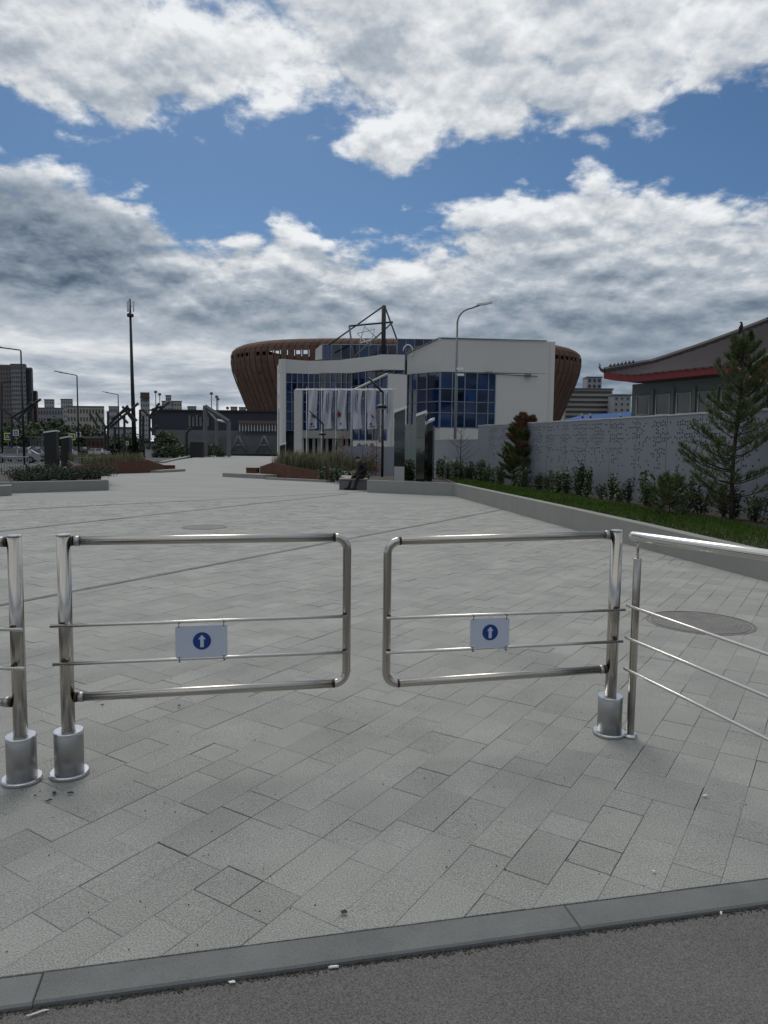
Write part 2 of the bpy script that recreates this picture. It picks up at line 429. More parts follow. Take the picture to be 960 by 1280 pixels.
# granite kerb
kb = MB(); kb.prism([kpt(-30, -.117), kpt(30, -.117), kpt(30, -.001), kpt(-30, -.001)], -.2, -.012)
kerb = kb.build('kerb', M_bed, kind='structure'); FR[kerb.name] = Matrix.Identity(4)
jt = [-8.0, -6.4, -4.8, -3.1, -1.5, .115, 1.72, 3.34, 5.4, 7.0, 8.6]
for j in range(len(jt)-1):
    m_ = MB(); a, b = jt[j]+.0012, jt[j+1]-.0012; e = .003
    lo = [kpt(a, -.120), kpt(b, -.120), kpt(b, -.003), kpt(a, -.003)]
    hi = [kpt(a+e, -.120+.007), kpt(b-e, -.120+.007), kpt(b-e, -.003-e), kpt(a+e, -.003-e)]
    z = rng.uniform(.000, .0035)
    m_.add([(p[0], p[1], -.2) for p in lo]+[(p[0], p[1], z-.005) for p in lo]+[(p[0], p[1], z) for p in hi],
           [(q+i, q+(i+1) % 4, q+4+(i+1) % 4, q+4+i) for q in (0, 4) for i in range(4)]+[(8, 9, 10, 11)])
    m_.build('kerb_stone', M_kerb, kerb)
# dark gutter grit along the kerb foot
m_ = MB(); rs = random.Random(4)
for i in range(2600):
    s = rs.uniform(-1.2, 4.0); off = -.120-abs(rs.gauss(0, .009)); p = kpt(s, off); r = rs.uniform(.0008, .0026)
    m_.box((p[0], p[1], -.014+r*.5), (r*2, r*1.6, r*1.4), rs.uniform(0, 3))
m_.build('gutter_grit', M_soil, kind='stuff')
m_ = MB()
for i in range(300):
    q = rs.uniform(1.9, 6); p = (rs.uniform(-.56, .56)*q, q)
    if (Vector(p)-KA).dot(KN) < 0: continue
    r = rs.uniform(.0010, .0024); m_.box((p[0], p[1], .001+r*.4), (r*2.2, r*1.5, r), rs.uniform(0, 3))
m_.build('scattered_crumbs', M_litter, kind='stuff')

# manhole covers
def manhole(c, r, label):
    t = thing('manhole_cover', label, 'manhole cover', (c[0], c[1], 0))
    m_ = MB(); m_.lathe((c[0], c[1], 0), [(r*1.07, -.01), (r*1.07, .004), (r*1.01, .0055), (r*1.01, -.004), (r*.985, -.004), (r*.985, -.01)], 64); m_.build('frame_ring', M_iron, t)
    m_ = MB(); prof = [(r*.97, -.01), (r*.97, .005)]; q = r*.93
    while q > .04:
        prof += [(q, .005), (q-.005, .003), (q-.014, .003), (q-.019, .005)]; q -= .042
    m_.lathe((c[0], c[1], 0), prof+[(.02, .005)], 64); m_.build('lid', M_iron, t)
M_iron = mat('cast_iron', (.165, .16, .15), .75, .2, var=.35, scale=9, world=True, speck=.5, spscale=90)
manhole((2.82, 6.30), .425, 'large round ribbed manhole cover in the paving behind the sloping handrail')
manhole((-3.39, 13.54), .40, 'small round manhole cover far out on the plaza above the left gate')

# ================================================================ GATES
def arc_path(a, corner, b, r, n=6):
    a, c, b = Vector(a), Vector(corner), Vector(b); u = (a-c).normalized(); v = (b-c).normalized()
    p0, p1 = c+u*r, c+v*r; ctr = c+(u+v)*r
    return [ctr + (-(v)*math.cos(t)-(u)*math.sin(t))*r for t in [math.pi/2*i/n for i in range(n+1)]]
def ring_at(m_, p, d, r, w, n=20): m_.tube(Vector(p)-Vector(d)*w/2, Vector(p)+Vector(d)*w/2, r, n)
def swing_gate(base, pz, nt, nb, ft, fb, thin, over, label, front=True):
    """base = post foot, pz = post height, nt/nb/ft/fb = frame corners near and far, thin = [(near, far)] of the two thin rails"""
    t = thing('swing_gate', label, 'gate', (base[0], base[1], 0)); bx, by = base
    c = Vector((bx, by, 0))
    m_ = MB(); m_.lathe(c, [(.080, .0), (.080, .004), (.085, .005), (.085, .014), (.082, .019), (.066, .019)], 48); m_.build('base_flange', M_alu, t)
    m_ = MB(); m_.lathe(c, [(.0635, .012), (.0635, .198), (.062, .200)], 48, True); m_.build('base_sleeve', M_steel_b, t)
    m_ = MB(); m_.lathe(c, [(.0650, .196), (.0650, .207), (.0625, .2105), (.034, .2105)], 48); m_.build('sleeve_cap', M_alu, t)
    m_ = MB(); m_.lathe(c, [(.0300, .205), (.0300, pz-.004)], 36, True); po = m_.build('post', M_steel, t)
    m_ = MB(); m_.lathe(c, [(.0312, pz-.005), (.0312, pz-.001), (.029, pz+.002), (.012, pz+.0035)], 36); m_.build('post_cap', M_alu, t)
    nt, nb, ft, fb = map(Vector, (nt, nb, ft, fb)); r = .062; R = .0205
    top = arc_path(nt, ft, fb, r); bot = arc_path(ft, fb, nb, r)
    m_ = MB(); m_.path([nt, top[0]], R, 20); m_.build('top_rail', M_steel, t)
    m_ = MB(); m_.path([nb, bot[-1]], R, 20); m_.build('bottom_rail', M_steel, t)
    m_ = MB(); m_.path(top+bot, R, 20); m_.build('end_stile', M_steel, t)
    m_ = MB()
    for p, q in ((nt, ft), (nb, fb)):
        d = (q-p).normalized()
        ring_at(m_, p+d*.004, d, .0225, .012)
        m_.build('weld', M_weld, t); m_ = MB()
    for p, q in ((top[0], nt), (bot[-1], nb)):
        d = (Vector(q)-Vector(p)).normalized(); m_ = MB(); ring_at(m_, Vector(p), d, .0213, .007); m_.build('elbow_weld', M_weld, t)
    for p, q in ((nt, ft), (nb, fb)):
        d = (q-p).normalized(); m_ = MB(); ring_at(m_, p+d*.026, d, .0228, .022); m_.build('socket', M_steel_b, t)
    for a, b in thin:
        m_ = MB(); m_.path([a, b], .0080, 12); m_.build('thin_rail', M_steel_h, t)
        for X in (bx, b[0]+(-.012 if b[0] > a[0] else .012)):
            k = (X-a[0])/(b[0]-a[0]); p = Vector(a).lerp(Vector(b), k)
            m_ = MB(); m_.box((p.x, p.y+.010, p.z+.009), (.020, .016, .010)); m_.build('rail_weld', M_weld, t)
    return t
swing_gate((-1.428, 3.185), 1.108, (-1.397, 3.190, 1.078), (-1.397, 3.190, .362), (-.176, 3.448, 1.078), (-.176, 3.448, .358),
    [((-1.475, 3.135, .703), (-.172, 3.420, .697)), ((-1.468, 3.135, .530), (-.172, 3.420, .520))], 0, 'stainless steel swing gate left of the central gap, post beside another post')
swing_gate((-1.613, 3.12), 1.110, (-1.643, 3.118, 1.080), (-1.643, 3.118, .362), (-2.86, 3.18, 1.078), (-2.86, 3.18, .358),
    [((-1.566, 3.070, .703), (-2.86, 3.150, .697)), ((-1.560, 3.070, .530), (-2.86, 3.150, .520))], 0, 'stainless steel gate cut off by the left edge, hinged on the outermost post')
swing_gate((1.217, 3.735), 1.096, (1.186, 3.730, 1.072), (1.186, 3.730, .355), (.020, 3.52, 1.051), (.020, 3.52, .330),
    [((1.262, 3.695, .683), (.018, 3.49, .672)), ((1.256, 3.695, .515), (.018, 3.49, .498))], 0, 'stainless steel swing gate right of the central gap, post beside the sloping handrail')

def arrow_sign(c, dirv, w, h, label):
    """plate hung from the thin rails, facing the camera"""
    d = Vector(dirv).normalized(); rz = math.atan2(d.y, d.x)
    t = thing('arrow_sign', label, 'sign', c, rz); I = FR[t.name]
    def L(x, y, z): return I @ Vector((x, y, z))
    def loc(mb, name, m): return mb.build(name, m, t, world=False)
    m_ = MB(); r = .012; pts = []
    for sx_, sz_, a0 in ((1, 1, 0), (-1, 1, 90), (-1, -1, 180), (1, -1, 270)):
        for k in range(5):
            a = rad(a0+k*22.5); pts.append((sx_*(w/2-r)+math.cos(a)*r, 0, sz_*(h/2-r)+math.sin(a)*r))
    m_.slab(pts, (0, -.0025, 0)); loc(m_, 'plate', M_signw)
    cx = .002; R = .042*h/.155
    m_ = MB(); m_.slab([(cx+math.cos(2*math.pi*k/40)*R, -.0026, .003+math.sin(2*math.pi*k/40)*R) for k in range(40)], (0, -.0008, 0)); loc(m_, 'blue_disc', M_signb)
    q = R*.72; ar = [(0, 1.0), (-.58, .28), (-.27, .28), (-.27, -.98), (.27, -.98), (.27, .28), (.58, .28)]
    m_ = MB(); m_.slab([(cx+x*q, -.0035, .003+z*q) for x, z in ar], (0, -.0006, 0)); loc(m_, 'white_arrow', M_signw)
    for a, b in ((-1, 1), (1, 1), (-1, -1), (1, -1)):
        p = (a*(w/2-.016), 0, b*(h/2-.013))
        m_ = MB(); m_.path([(p[0], -.0025, p[2]), (p[0], -.0050, p[2])], .0038, 10); loc(m_, 'rivet', M_paper)
        m_ = MB(); z0, z1 = (p[2], h/2+.018) if b > 0 else (-h/2-.018, p[2])
        m_.box((p[0], -.004, (z0+z1)/2), (.0028, .0016, z1-z0)); m_.box((p[0], .006, z1 if b > 0 else z0), (.0028, .022, .0016)); m_.box((p[0]+.002, -.006, (z1-.004) if b > 0 else (z0+.004)), (.006, .005, .005))
        loc(m_, 'cable_tie', M_black)
    return t
arrow_sign((-.832, 3.246, .612), (1.225, .26, 0), .232, .150, 'white sign plate with blue arrow disc on the left gate')
arrow_sign((.538, 3.556, .588), (1.166, .21, 0), .205, .150, 'narrower white sign plate with blue arrow disc on the right gate')

# ================================================================ SLOPING HANDRAIL FENCE ON THE RIGHT
hf = thing('handrail_fence', 'stainless handrail with three thin bars running towards the right edge', 'railing', (1.314, 3.697, 0))
D = Vector((.290, -.83, 0)).normalized()
for i, base in enumerate((Vector((1.316, 3.697, 0)), Vector((1.316, 3.697, 0))+D*1.28)):
    m_ = MB(); m_.lathe(base, [(.0200, .0), (.0200, .952), (.018, .956)], 28, True); m_.build('post', M_steel, hf)
    m_ = MB(); m_.lathe(base, [(.036, 0), (.036, .010), (.030, .020), (.022, .020)], 28); m_.build('foot_cover', M_alu, hf)
    m_ = MB(); m_.lathe(base, [(.0065, .95), (.0065, 1.062)], 12, True); m_.build('pin', M_steel, hf)
    m_ = MB(); m_.path([base+Vector((0, 0, 1.052))-D*.004, base+Vector((0, 0, 1.058))+D*.09], .006, 10); m_.build('saddle', M_steel_b, hf)
p0, p1 = Vector((1.290, 3.735, 1.068)), Vector((1.290, 3.735, 1.068))+D*1.75+Vector((0, 0, .038))
e = (p1-p0).normalized()
m_ = MB(); m_.path([p0, p0+e*.004, p0+e*.012, p0+e*.022, p1], [.008, .017, .023, .025, .025], 28); m_.build('handrail', M_steel_h, hf)
for z0, z1 in ((.713, .699), (.544, .528), (.379, .357)):
    a = Vector((1.262, 3.665, z0)); b = Vector((1.547, 2.83, z1)); b = a+(b-a)*1.45
    q = (b-a).normalized()
    m_ = MB(); m_.path([a-q*.005, a+q*.002, b], [.006, .0080, .0080], 12); m_.build('thin_rail', M_steel_h, hf)

# ================================================================ LITTER ON THE GROUND
def litter(px, py, z, L_, w, rz, m, name, label, cat, group=None):
    p = G(px, py, z); o = MB(); n = 10
    o.path([(-L_/2, 0, 0), (-L_/4, 0, .001), (L_/4, 0, .001), (L_/2, 0, 0)], [w*.8, w, w, w*.8], 8) if cat == 'cigarette butt' else \
        o.slab([(L_/2*math.cos(2*math.pi*k/n)*(1+.2*math.sin(k*5)), w*math.sin(2*math.pi*k/n), .001+.0035*abs(math.sin(k*2.1))) for k in range(n)], (0, 0, .001))
    ob = o.build(name, m); ob.location = (p.x, p.y, z+w*.7); ob.rotation_euler = (0, 0, rz); tag(ob, label, cat, group)
litter(417, 1210, -.014, .030, .0042, .15, M_paper, 'cigarette_butt', 'white cigarette butt on the asphalt below the middle of the kerb', 'cigarette butt')
litter(901, 1141, -.014, .028, .0042, 1.2, M_paper, 'cigarette_butt', 'white cigarette butt on the asphalt near the right edge', 'cigarette butt')
litter(881, 996, .001, .030, .006, .3, M_paper, 'paper_scrap', 'pale paper scrap on the pavers at the right', 'paper scrap')
litter(47, 1268, -.014, .055, .003, .5, M_paper, 'paper_scrap', 'pale sliver of paper on the asphalt in the bottom left corner', 'paper scrap')
litter(290, 1230, -.014, .020, .005, .2, M_paper, 'paper_scrap', 'tiny pale scrap against the kerb left of the butt', 'paper scrap')
litter(817, 1091, .001, .012, .006, .9, M_paper, 'paper_scrap', 'small white crumb on the pavers just above the kerb', 'paper scrap')
for k, (px, py, L_, w, rz) in enumerate(((68, 993, .035, .007, 2.4), (88, 993, .026, .008, .2), (44, 996, .010, .005, 0), (61, 1002, .030, .005, .7), (224, 884, .016, .012, .2), (430, 1143, .022, .009, .2), (128, 882, .02, .005, .1))):
    litter(px, py, .001, L_, w, rz, M_litter, 'dry_leaf', 'dark curled dry leaf scrap on the pavers', 'dry leaf', 'dark leaf scraps lying on the pavers')

# ================================================================ GARDEN BED ON THE RIGHT: concrete edge, lawn, perforated wall
CURB = [(5.05, 5.0, .33), (4.526, 8.371, .342), (4.044, 11.27, .385), (3.567, 14.5, .405), (2.293, 23.748, .425), (-.613, 25.296, .43)]
bw = thing('planter_edge', 'long low concrete retaining edge in front of the lawn, bending left at its far end', 'retaining wall', (2.293, 23.748, 0))
def wall_run(parent, pts, th, seglen, name, m, side=1, cap=.0):
    """vertical wall along pts (x, y, height); thickness to the given side; split in cast segments"""
    for i in range(len(pts)-1):
        a, b = Vector(pts[i][:2]), Vector(pts[i+1][:2]); d = (b-a).normalized(); n = Vector((-d.y, d.x))*th*side
        L = (b-a).length; k = max(1, round(L/seglen))
        for j in range(k):
            g = .004; t0, t1 = (j/k + (g/L if j else 0)), ((j+1)/k - (g/L if j < k-1 else 0))
            p0, p1 = a+(b-a)*t0, a+(b-a)*t1; h0 = pts[i][2]+(pts[i+1][2]-pts[i][2])*t0; h1 = pts[i][2]+(pts[i+1][2]-pts[i][2])*t1
            m_ = MB(); e = Vector((n.x, n.y)).normalized()*.010
            q = [p0, p1, p1+n, p0+n]; qi = [p0+e, p1+e, p1+n-e, p0+n-e]; hh = [h0, h1, h1, h0]
            m_.add([(v.x, v.y, -.1) for v in q]+[(v.x, v.y, hh[c]-.010) for c, v in enumerate(q)]+[(v.x, v.y, hh[c]) for c, v in enumerate(qi)],
                   [(u0+c, u0+(c+1) % 4, u0+4+(c+1) % 4, u0+4+c) for u0 in (0, 4) for c in range(4)]+[(8, 9, 10, 11)])
            m_.build(name, m, parent)
wall_run(bw, CURB, .17, 3.2, 'wall_segment', M_conc, -1)
def wx(Y): return 6.8-.232*(Y-14)
# soil and lawn between edge and wall
lawn_l = [(5.2, 5.0), (4.68, 8.4), (4.2, 11.3), (3.72, 14.5), (2.45, 23.7)]
def lx(Y):
    for (x0, y0), (x1, y1) in zip(lawn_l, lawn_l[1:]):
        if Y <= y1: return x0+(x1-x0)*(Y-y0)/(y1-y0)
    return 2.45-.02*(Y-23.7)
def lz(Y): return min(.395, .285+.0072*(Y-5)) + .0
vs = []; ys = [5+k*.5 for k in range(56)]
for y in ys:
    for k in range(9): vs.append((lx(y)-.12+(wx(y)-lx(y)+.12)*k/8, y, lz(y)+.03*math.sin(k*.8)*(k > 0)*(k < 8)))
m_ = MB(); m_.add(vs, [(j*9+k, j*9+k+1, (j+1)*9+k+1, (j+1)*9+k) for j in range(len(ys)-1) for k in range(8)], True)
m_.build('lawn_soil', M_soil, kind='structure')
rg = random.Random(5); m_ = MB(); tone = []
for i in range(70000):
    y = 5.5+22*rg.random()**1.25; w = wx(y)-lx(y); u = rg.random()
    if u > .60+.05*math.sin(y*2.1): continue
    x = lx(y)+.02+(w-.02)*u; z = lz(y)+.03*math.sin(u*6.4); h = rg.uniform(.035, .085); a = rg.uniform(0, math.pi); q = .0045+y*.00042
    dx, dy = math.cos(a)*q, math.sin(a)*q; lxx, lyy = rg.gauss(0, .022), rg.gauss(0, .022)
    m_.add([(x-dx, y-dy, z-.01), (x+dx, y+dy, z-.01), (x+lxx, y+lyy, z+h)], [(0, 1, 2)]); tone.append(rg.uniform(-.4, .45)+.25*noise.noise(Vector((x*.8, y*.8, 0))))
m_.tone = tone; m_.build('lawn_grass', M_grass, kind='stuff')

# perforated wall: panels 1.2 m wide
pw = thing('perforated_wall', 'long grey metal wall with triangular perforations behind the lawn and pines', 'wall', (wx(16), 16, 0))
wd = Vector((-.232, 1, 0)).normalized(); wn = Vector((-wd.y, wd.x, 0)); rp = random.Random(8)
def wpt(s, off=0.0): p = Vector((wx(8), 8, 0))+wd*s+wn*off; return p          # wn points to the camera side
holes = MB()
for k in range(-3, 17):
    s0, s1 = k*1.2, k*1.2+1.183; ym = 8+s0
    top = 2.27+.004*max(0, k)**1.35
    a, b, c, d = wpt(s0), wpt(s1), wpt(s1, -.06), wpt(s0, -.06)
    m_ = MB(); m_.prism([a, b, c, d], .0, top); m_.build('wall_panel', M_wall, pw)
    m_ = MB(); m_.prism([wpt(s0, .015), wpt(s1+.01, .015), wpt(s1+.01, -.075), wpt(s0, -.075)], top, top+.035); m_.build('coping', M_trim, pw)
    if k > 15: continue
    for r in range(13):
        z = top-.13-r*.088
        for c_ in range(14):
            dens = (.95 if r < 5 else .62 if r < 9 else .25) * (1 if r not in (2, 6) else .35) * (.8+.5*math.sin(k*1.9+c_*.5))
            if rp.random() > dens: continue
            q = wpt(s0+.06+c_*.083+rp.uniform(-.008, .008), .003)+Vector((0, 0, z)); e = wd*.031; up = Vector((0, 0, .031)); s_ = rp.choice((-1, 1))
            holes.add([q-e, q+e, q+up*s_*1.5], [(0, 1, 2) if s_ > 0 else (0, 2, 1)])
holes.build('perforations', M_hole, pw, kind='stuff')
lw = thing('grey_wall', 'lower plain grey wall left of the perforated wall, under the tall street light', 'wall', (wx(28), 28, 0))
for k in range(17, 25):
    a = [wpt(k*1.2), wpt(k*1.2+1.19), wpt(k*1.2+1.19, -.06), wpt(k*1.2, -.06)]
    m_ = MB(); m_.prism(a, 0, 1.93+(k-17)*.012); m_.build('wall_panel', M_wall, lw)
    m_ = MB(); m_.prism([wpt(k*1.2, .01), wpt(k*1.2+1.2, .01), wpt(k*1.2+1.2, -.07), wpt(k*1.2, -.07)], 1.93+(k-17)*.012, 1.96+(k-17)*.012); m_.build('coping', M_trim, lw)

# ================================================================ PLANTS
def leaf_quads(m_, tone, c, n, r, size, rg, el=(.6, .6, .8)):
    for _ in range(n):
        p = Vector(c)+Vector((rg.gauss(0, el[0]), rg.gauss(0, el[1]), rg.gauss(0, el[2])))*r
        a = Vector((rg.gauss(0, 1), rg.gauss(0, 1), rg.gauss(0, 1))).normalized(); b = a.orthogonal().normalized(); s = size*rg.uniform(.6, 1.3)
        m_.add([p-a*s, p+b*s*.5, p+a*s, p-b*s*.5], [(0, 1, 2, 3)]); tone.append(rg.uniform(-.4, .4))
def make_shrub(seed, h, w, m, nst=6, leaf=.032):
    rg = random.Random(seed); t = thing('upright_shrub', '', 'shrub')
    st = MB(); lf = MB(); tone = []
    for k in range(nst):
        a = rg.uniform(0, 6.28); q = w*rg.uniform(.1, .9); top = Vector((math.cos(a)*q, math.sin(a)*q, h*rg.uniform(.6, 1.0)))
        b = Vector((top.x*.35, top.y*.35, 0)); st.tube(b, top, .008, 5, .003)
        n = int(top.z/.035)
        for j in range(n):
            u = .12+.88*j/n; p = b.lerp(top, u)
            leaf_quads(lf, tone, p, 4, .045*(1.25-u*.6), leaf*1.1, rg, (1, 1, .6))
    st.build('stems', M_bark, t); lf.tone = tone; lf.build('leaves', m, t, kind='stuff')
    return t
protos = [make_shrub(s, h, w, M_shrub) for s, h, w in ((1, .72, .16), (2, .60, .22), (3, .85, .14), (4, .55, .18), (5, .68, .24))]
rg = random.Random(21); k = 0; used = set()
words = {}
y = 6.6
while y < 31:
    i = rg.randrange(5); o = protos[i] if i not in used else copy_tree(protos[i]); used.add(i)
    dx = rg.uniform(.45, .8); sc = rg.uniform(.85, 1.25)*(1.15 if y < 11 else 1)
    o.location = (wx(y)-dx, y, lz(y)-.01); o.rotation_euler = (0, 0, rg.uniform(0, 6.28)); o.scale = (sc, sc, sc*rg.uniform(.85, 1.1))
    tag(o, 'dark green upright leafy shrub in the row at the foot of the grey wall', 'shrub', 'shrubs planted along the foot of the grey wall')
    y += rg.uniform(.30, .46) if y < 20 else rg.uniform(.34, .5)

def tuft(m_, tone, p, d, n, ln, wid, rg, spread=.55):
    for _ in range(n):
        a = (d + Vector((rg.gauss(0, spread), rg.gauss(0, spread), rg.gauss(0, spread)))).normalized()
        s = a.orthogonal().normalized(); s.rotate(Matrix.Rotation(rg.uniform(0, 6.28), 3, a)); b = p + d*rg.uniform(-.03, .03)
        m_.add([b-s*wid, b+s*wid, b+a*ln*rg.uniform(.75, 1.15)], [(0, 1, 2)]); tone.append(rg.uniform(-.35, .35))
def make_pine(name, label, cat, loc, h, rmax, seed, brown_above=9e9, ln=.095, wid=.0035, gap=.27, ntw=9, dense=1.0):
    rg = random.Random(seed); t = thing(name, label, cat, loc); O = Vector(loc)
    tr = MB(); lean = [Vector((.03*math.sin(z*1.7+seed), .03*math.cos(z*1.3), z)) for z in [h*i/14 for i in range(15)]]
    tr.path([O+p for p in lean], [(.016+.024*(1-i/14)**.8)*(h/3.2) for i in range(15)], 8); tr.build('trunk', M_bark, t)
    ne = MB(); tn = []; nb = MB(); tb = []; br = MB()
    z = h*.07
    while z < h*.97:
        u = z/h; R = rmax*(1-u)**.75*(1.0 if u > .12 else .8)+.06
        for k in range(rg.choice((5, 5, 6)) if u < .9 else 3):
            a = rg.uniform(0, 6.28); L_ = R*rg.uniform(.7, 1.12); up = rg.uniform(.25, .5)+u*.5
            o0 = O+Vector((lean[min(14, int(u*14))].x, lean[min(14, int(u*14))].y, z+rg.uniform(-.05, .05)))
            pts = [o0+Vector((math.cos(a)*L_*q, math.sin(a)*L_*q, L_*(up*q**1.6-.05*q))) for q in (0, .25, .5, .75, 1)]
            br.path(pts, [.010*(1-.8*q)*h/3.2+.002 for q in (0, .25, .5, .75, 1)], 4, False)
            mm, tt = (nb, tb) if (z > brown_above and rg.random() < .85) or (z > brown_above*.6 and rg.random() < .22) else (ne, tn)
            for j in range(int(ntw*dense)):
                q = .28+.72*(j+.5)/ntw/dense; i0 = min(3, int(q*4)); p = pts[i0].lerp(pts[i0+1], q*4-i0)
                dr = (pts[i0+1]-pts[i0]).normalized(); side = dr.cross(Vector((0, 0, 1)))*rg.choice((-1, 1))
                tl = (.10+.22*(1-q))*L_*rg.uniform(.6, 1.2)+.03; e = p+(dr*.6+side*.8+Vector((0, 0, .35))).normalized()*tl
                br.tube(p, e, .003, 3, .0015); dd = (e-p).normalized(); ns = max(2, int(tl/.045))
                for s in range(ns): tuft(mm, tt, p.lerp(e, (s+.7)/ns), dd, 9, ln, wid, rg)
                tuft(mm, tt, e, (dd+Vector((0, 0, .4))).normalized(), 12, ln*1.1, wid, rg, .4)
            tuft(mm, tt, pts[4], (dr+Vector((0, 0, 1))).normalized(), 26, ln*1.1, wid, rg, .35)
        z += gap*(1-.45*u)*rg.uniform(.85, 1.15)
    top = O+lean[14]
    for s in range(8):
        mm, tt = (nb, tb) if brown_above < h else (ne, tn)
        tuft(mm, tt, top-Vector((0, 0, .05*s)), Vector((0, 0, 1)), 14, ln, wid, rg, .5)
    br.build('branches', M_bark, t, kind='stuff'); ne.tone = tn; ne.build('needles', M_need, t, kind='stuff')
    if tb: nb.tone = tb; nb.build('brown_needles', M_need_b, t, kind='stuff')
    return t
bp = G(915, 650, .33)
make_pine('pine_tree', 'tall young green pine in front of the perforated wall at the right edge', 'pine tree', (bp.x, bp.y, .30), 3.28, .98, 3, gap=.23, ntw=10, wid=.0042, ln=.095)
sp = G(655, 606, .40)
make_pine('pine_tree', 'small bushy pine with a rust-brown dried top at the lawn by the wall', 'pine tree', (sp.x, sp.y, .38), 2.28, .95, 31, brown_above=1.45, ln=.10, wid=.009, gap=.125, ntw=20)
p = G(835, 648, .33)
make_pine('pine_shrub', 'low wide pine bush left of the tall young pine', 'pine bush', (p.x, p.y, .30), 0.72, .48, 14, ln=.09, gap=.13, ntw=8)

def bare_sapling(label, loc, h, seed):
    rg = random.Random(seed); t = thing('bare_sapling', label, 'young tree', loc); O = Vector(loc)
    m_ = MB(); m_.tube(O, O+Vector((.01, 0, h)), .022, 8, .006); m_.build('trunk', M_bark, t)
    m_ = MB()
    for k in range(16):
        z = h*rg.uniform(.3, .92); a = rg.uniform(0, 6.28); L_ = (h-z)*.45+.12
        e = O+Vector((math.cos(a)*L_, math.sin(a)*L_, z+L_*.75)); b = O+Vector((0, 0, z)); mid = b.lerp(e, .55)+Vector((0, 0, -.06*L_))
        m_.path([b, mid, e], [.008, .005, .002], 4, False)
        for j in range(2): m_.tube(mid, mid+Vector((rg.gauss(0, .12), rg.gauss(0, .12), rg.uniform(.08, .25))), .003, 3, .001)
    m_.build('branches', M_bark, t); return t
p = G(575, 602, .42); bare_sapling('thin leafless sapling on the lawn left of the brown-topped pine', (p.x, p.y, .40), 1.95, 2)

def leafy_tree(name, label, cat, loc, h, r, seed, m, n=900, leaf=.06, trunk=.05, el=.8, group=None, tr_h=.35):
    rg = random.Random(seed); t = thing(name, label, cat, loc, group=group); O = Vector(loc)
    m_ = MB(); m_.path([O, O+Vector((r*.05, 0, h*.5)), O+Vector((0, r*.05, h*.93))], [trunk, trunk*.6, trunk*.15], 7)
    for k in range(7):
        a = rg.uniform(0, 6.28); z = h*rg.uniform(tr_h*.7, .75); m_.tube(O+Vector((0, 0, z)), O+Vector((math.cos(a)*r*.7, math.sin(a)*r*.7, z+h*.15)), trunk*.3, 4, trunk*.08)
    m_.build('trunk', M_bark, t)
    m_ = MB(); tone = []; nc = 26
    cl = []
    for k in range(nc):
        u = tr_h+(1-tr_h)*rg.random(); a = rg.uniform(0, 6.28); w = r*math.sin(math.pi*min(.96, max(.12, (u-tr_h)/(1-tr_h)*.85+.12)))**.8*rg.uniform(.3, .95)
        cl.append((O+Vector((math.cos(a)*w, math.sin(a)*w, h*u*.97)), rg.uniform(-.3, .3)))
    for k in range(n):
        c, tt = rg.choice(cl); q = r*.20
        p = c+Vector((rg.gauss(0, q), rg.gauss(0, q), rg.gauss(0, q*el)))
        a = Vector((rg.gauss(0, 1), rg.gauss(0, 1), rg.gauss(0, 1))).normalized(); b = a.orthogonal().normalized(); s = leaf*rg.uniform(.6, 1.4)
        m_.add([p-a*s, p+b*s*.7, p+a*s, p-b*s*.7], [(0, 1, 2, 3)]); tone.append(tt+rg.uniform(-.25, .25))
    m_.tone = tone; m_.build('crown', m, t, kind='stuff'); return t

def grass_bed(name, pts, zf, m1, m2, n, h, seed, wid=.006):
    rg = random.Random(seed); xs = [p[0] for p in pts]; ys = [p[1] for p in pts]
    def inside(x, y):
        c = False
        for i in range(len(pts)):
            (x0, y0), (x1, y1) = pts[i], pts[i-1]
            if (y0 > y) != (y1 > y) and x < (x1-x0)*(y-y0)/(y1-y0)+x0: c = not c
        return c
    for m, frac, hh in ((m1, .6, h*.8), (m2, .4, h)):
        m_ = MB(); tone = []
        for _ in range(int(n*frac)):
            x, y = rg.uniform(min(xs), max(xs)), rg.uniform(min(ys), max(ys))
            if not inside(x, y): continue
            b = Vector((x, y, zf(x, y))); a = rg.uniform(0, 6.28); L_ = hh*rg.uniform(.5, 1.15)*(1+.35*noise.noise(Vector((x*.9, y*.9, 3)))); ln = rg.uniform(.15, .5)*L_
            s = Vector((math.cos(a+1.57), math.sin(a+1.57), 0))*wid; d = Vector((math.cos(a), math.sin(a), 0))
            m_.add([b-s, b+s, b+d*ln*.35+Vector((0, 0, L_*.7))+s*.7, b+d*ln+Vector((0, 0, L_)), b+d*ln*.35+Vector((0, 0, L_*.7))-s*.7], [(0, 1, 2, 4), (4, 2, 3)])
            tn = rg.uniform(-.4, .4); tone += [tn, tn]
        m_.tone = tone; m_.build(name, m, kind='stuff')

# ================================================================ CORTEN PLANTERS AND THEIR GRASSES
def planter(label, front, back, z0, m, name='corten_planter', cat='planter', th=.0, seg=None):
    """front / back: lists of (x, y, ztop) left to right; builds side plates and a soil fill"""
    loop = front+back[::-1]; t = thing(name, label, cat, (front[0][0], front[0][1], 0)); n = len(loop)
    for i in range(n):
        a, b = Vector(loop[i]), Vector(loop[(i+1) % n]); d = (b-a); d.z = 0; nn = Vector((d.y, -d.x, 0)).normalized()*.04
        m_ = MB(); q = [(a.x, a.y), (b.x, b.y), (b.x+nn.x, b.y+nn.y), (a.x+nn.x, a.y+nn.y)]
        m_.prism(q, z0, [a.z, b.z, b.z, a.z]); m_.build('side_plate', m, t)
    m_ = MB(); m_.prism([(p[0], p[1]) for p in loop], z0-.02, [p[2]-.06 for p in loop]); m_.build('soil_fill', M_soil, t)
    return t
def g3(px, py, z): p = G(px, py); return (p.x, p.y, z)
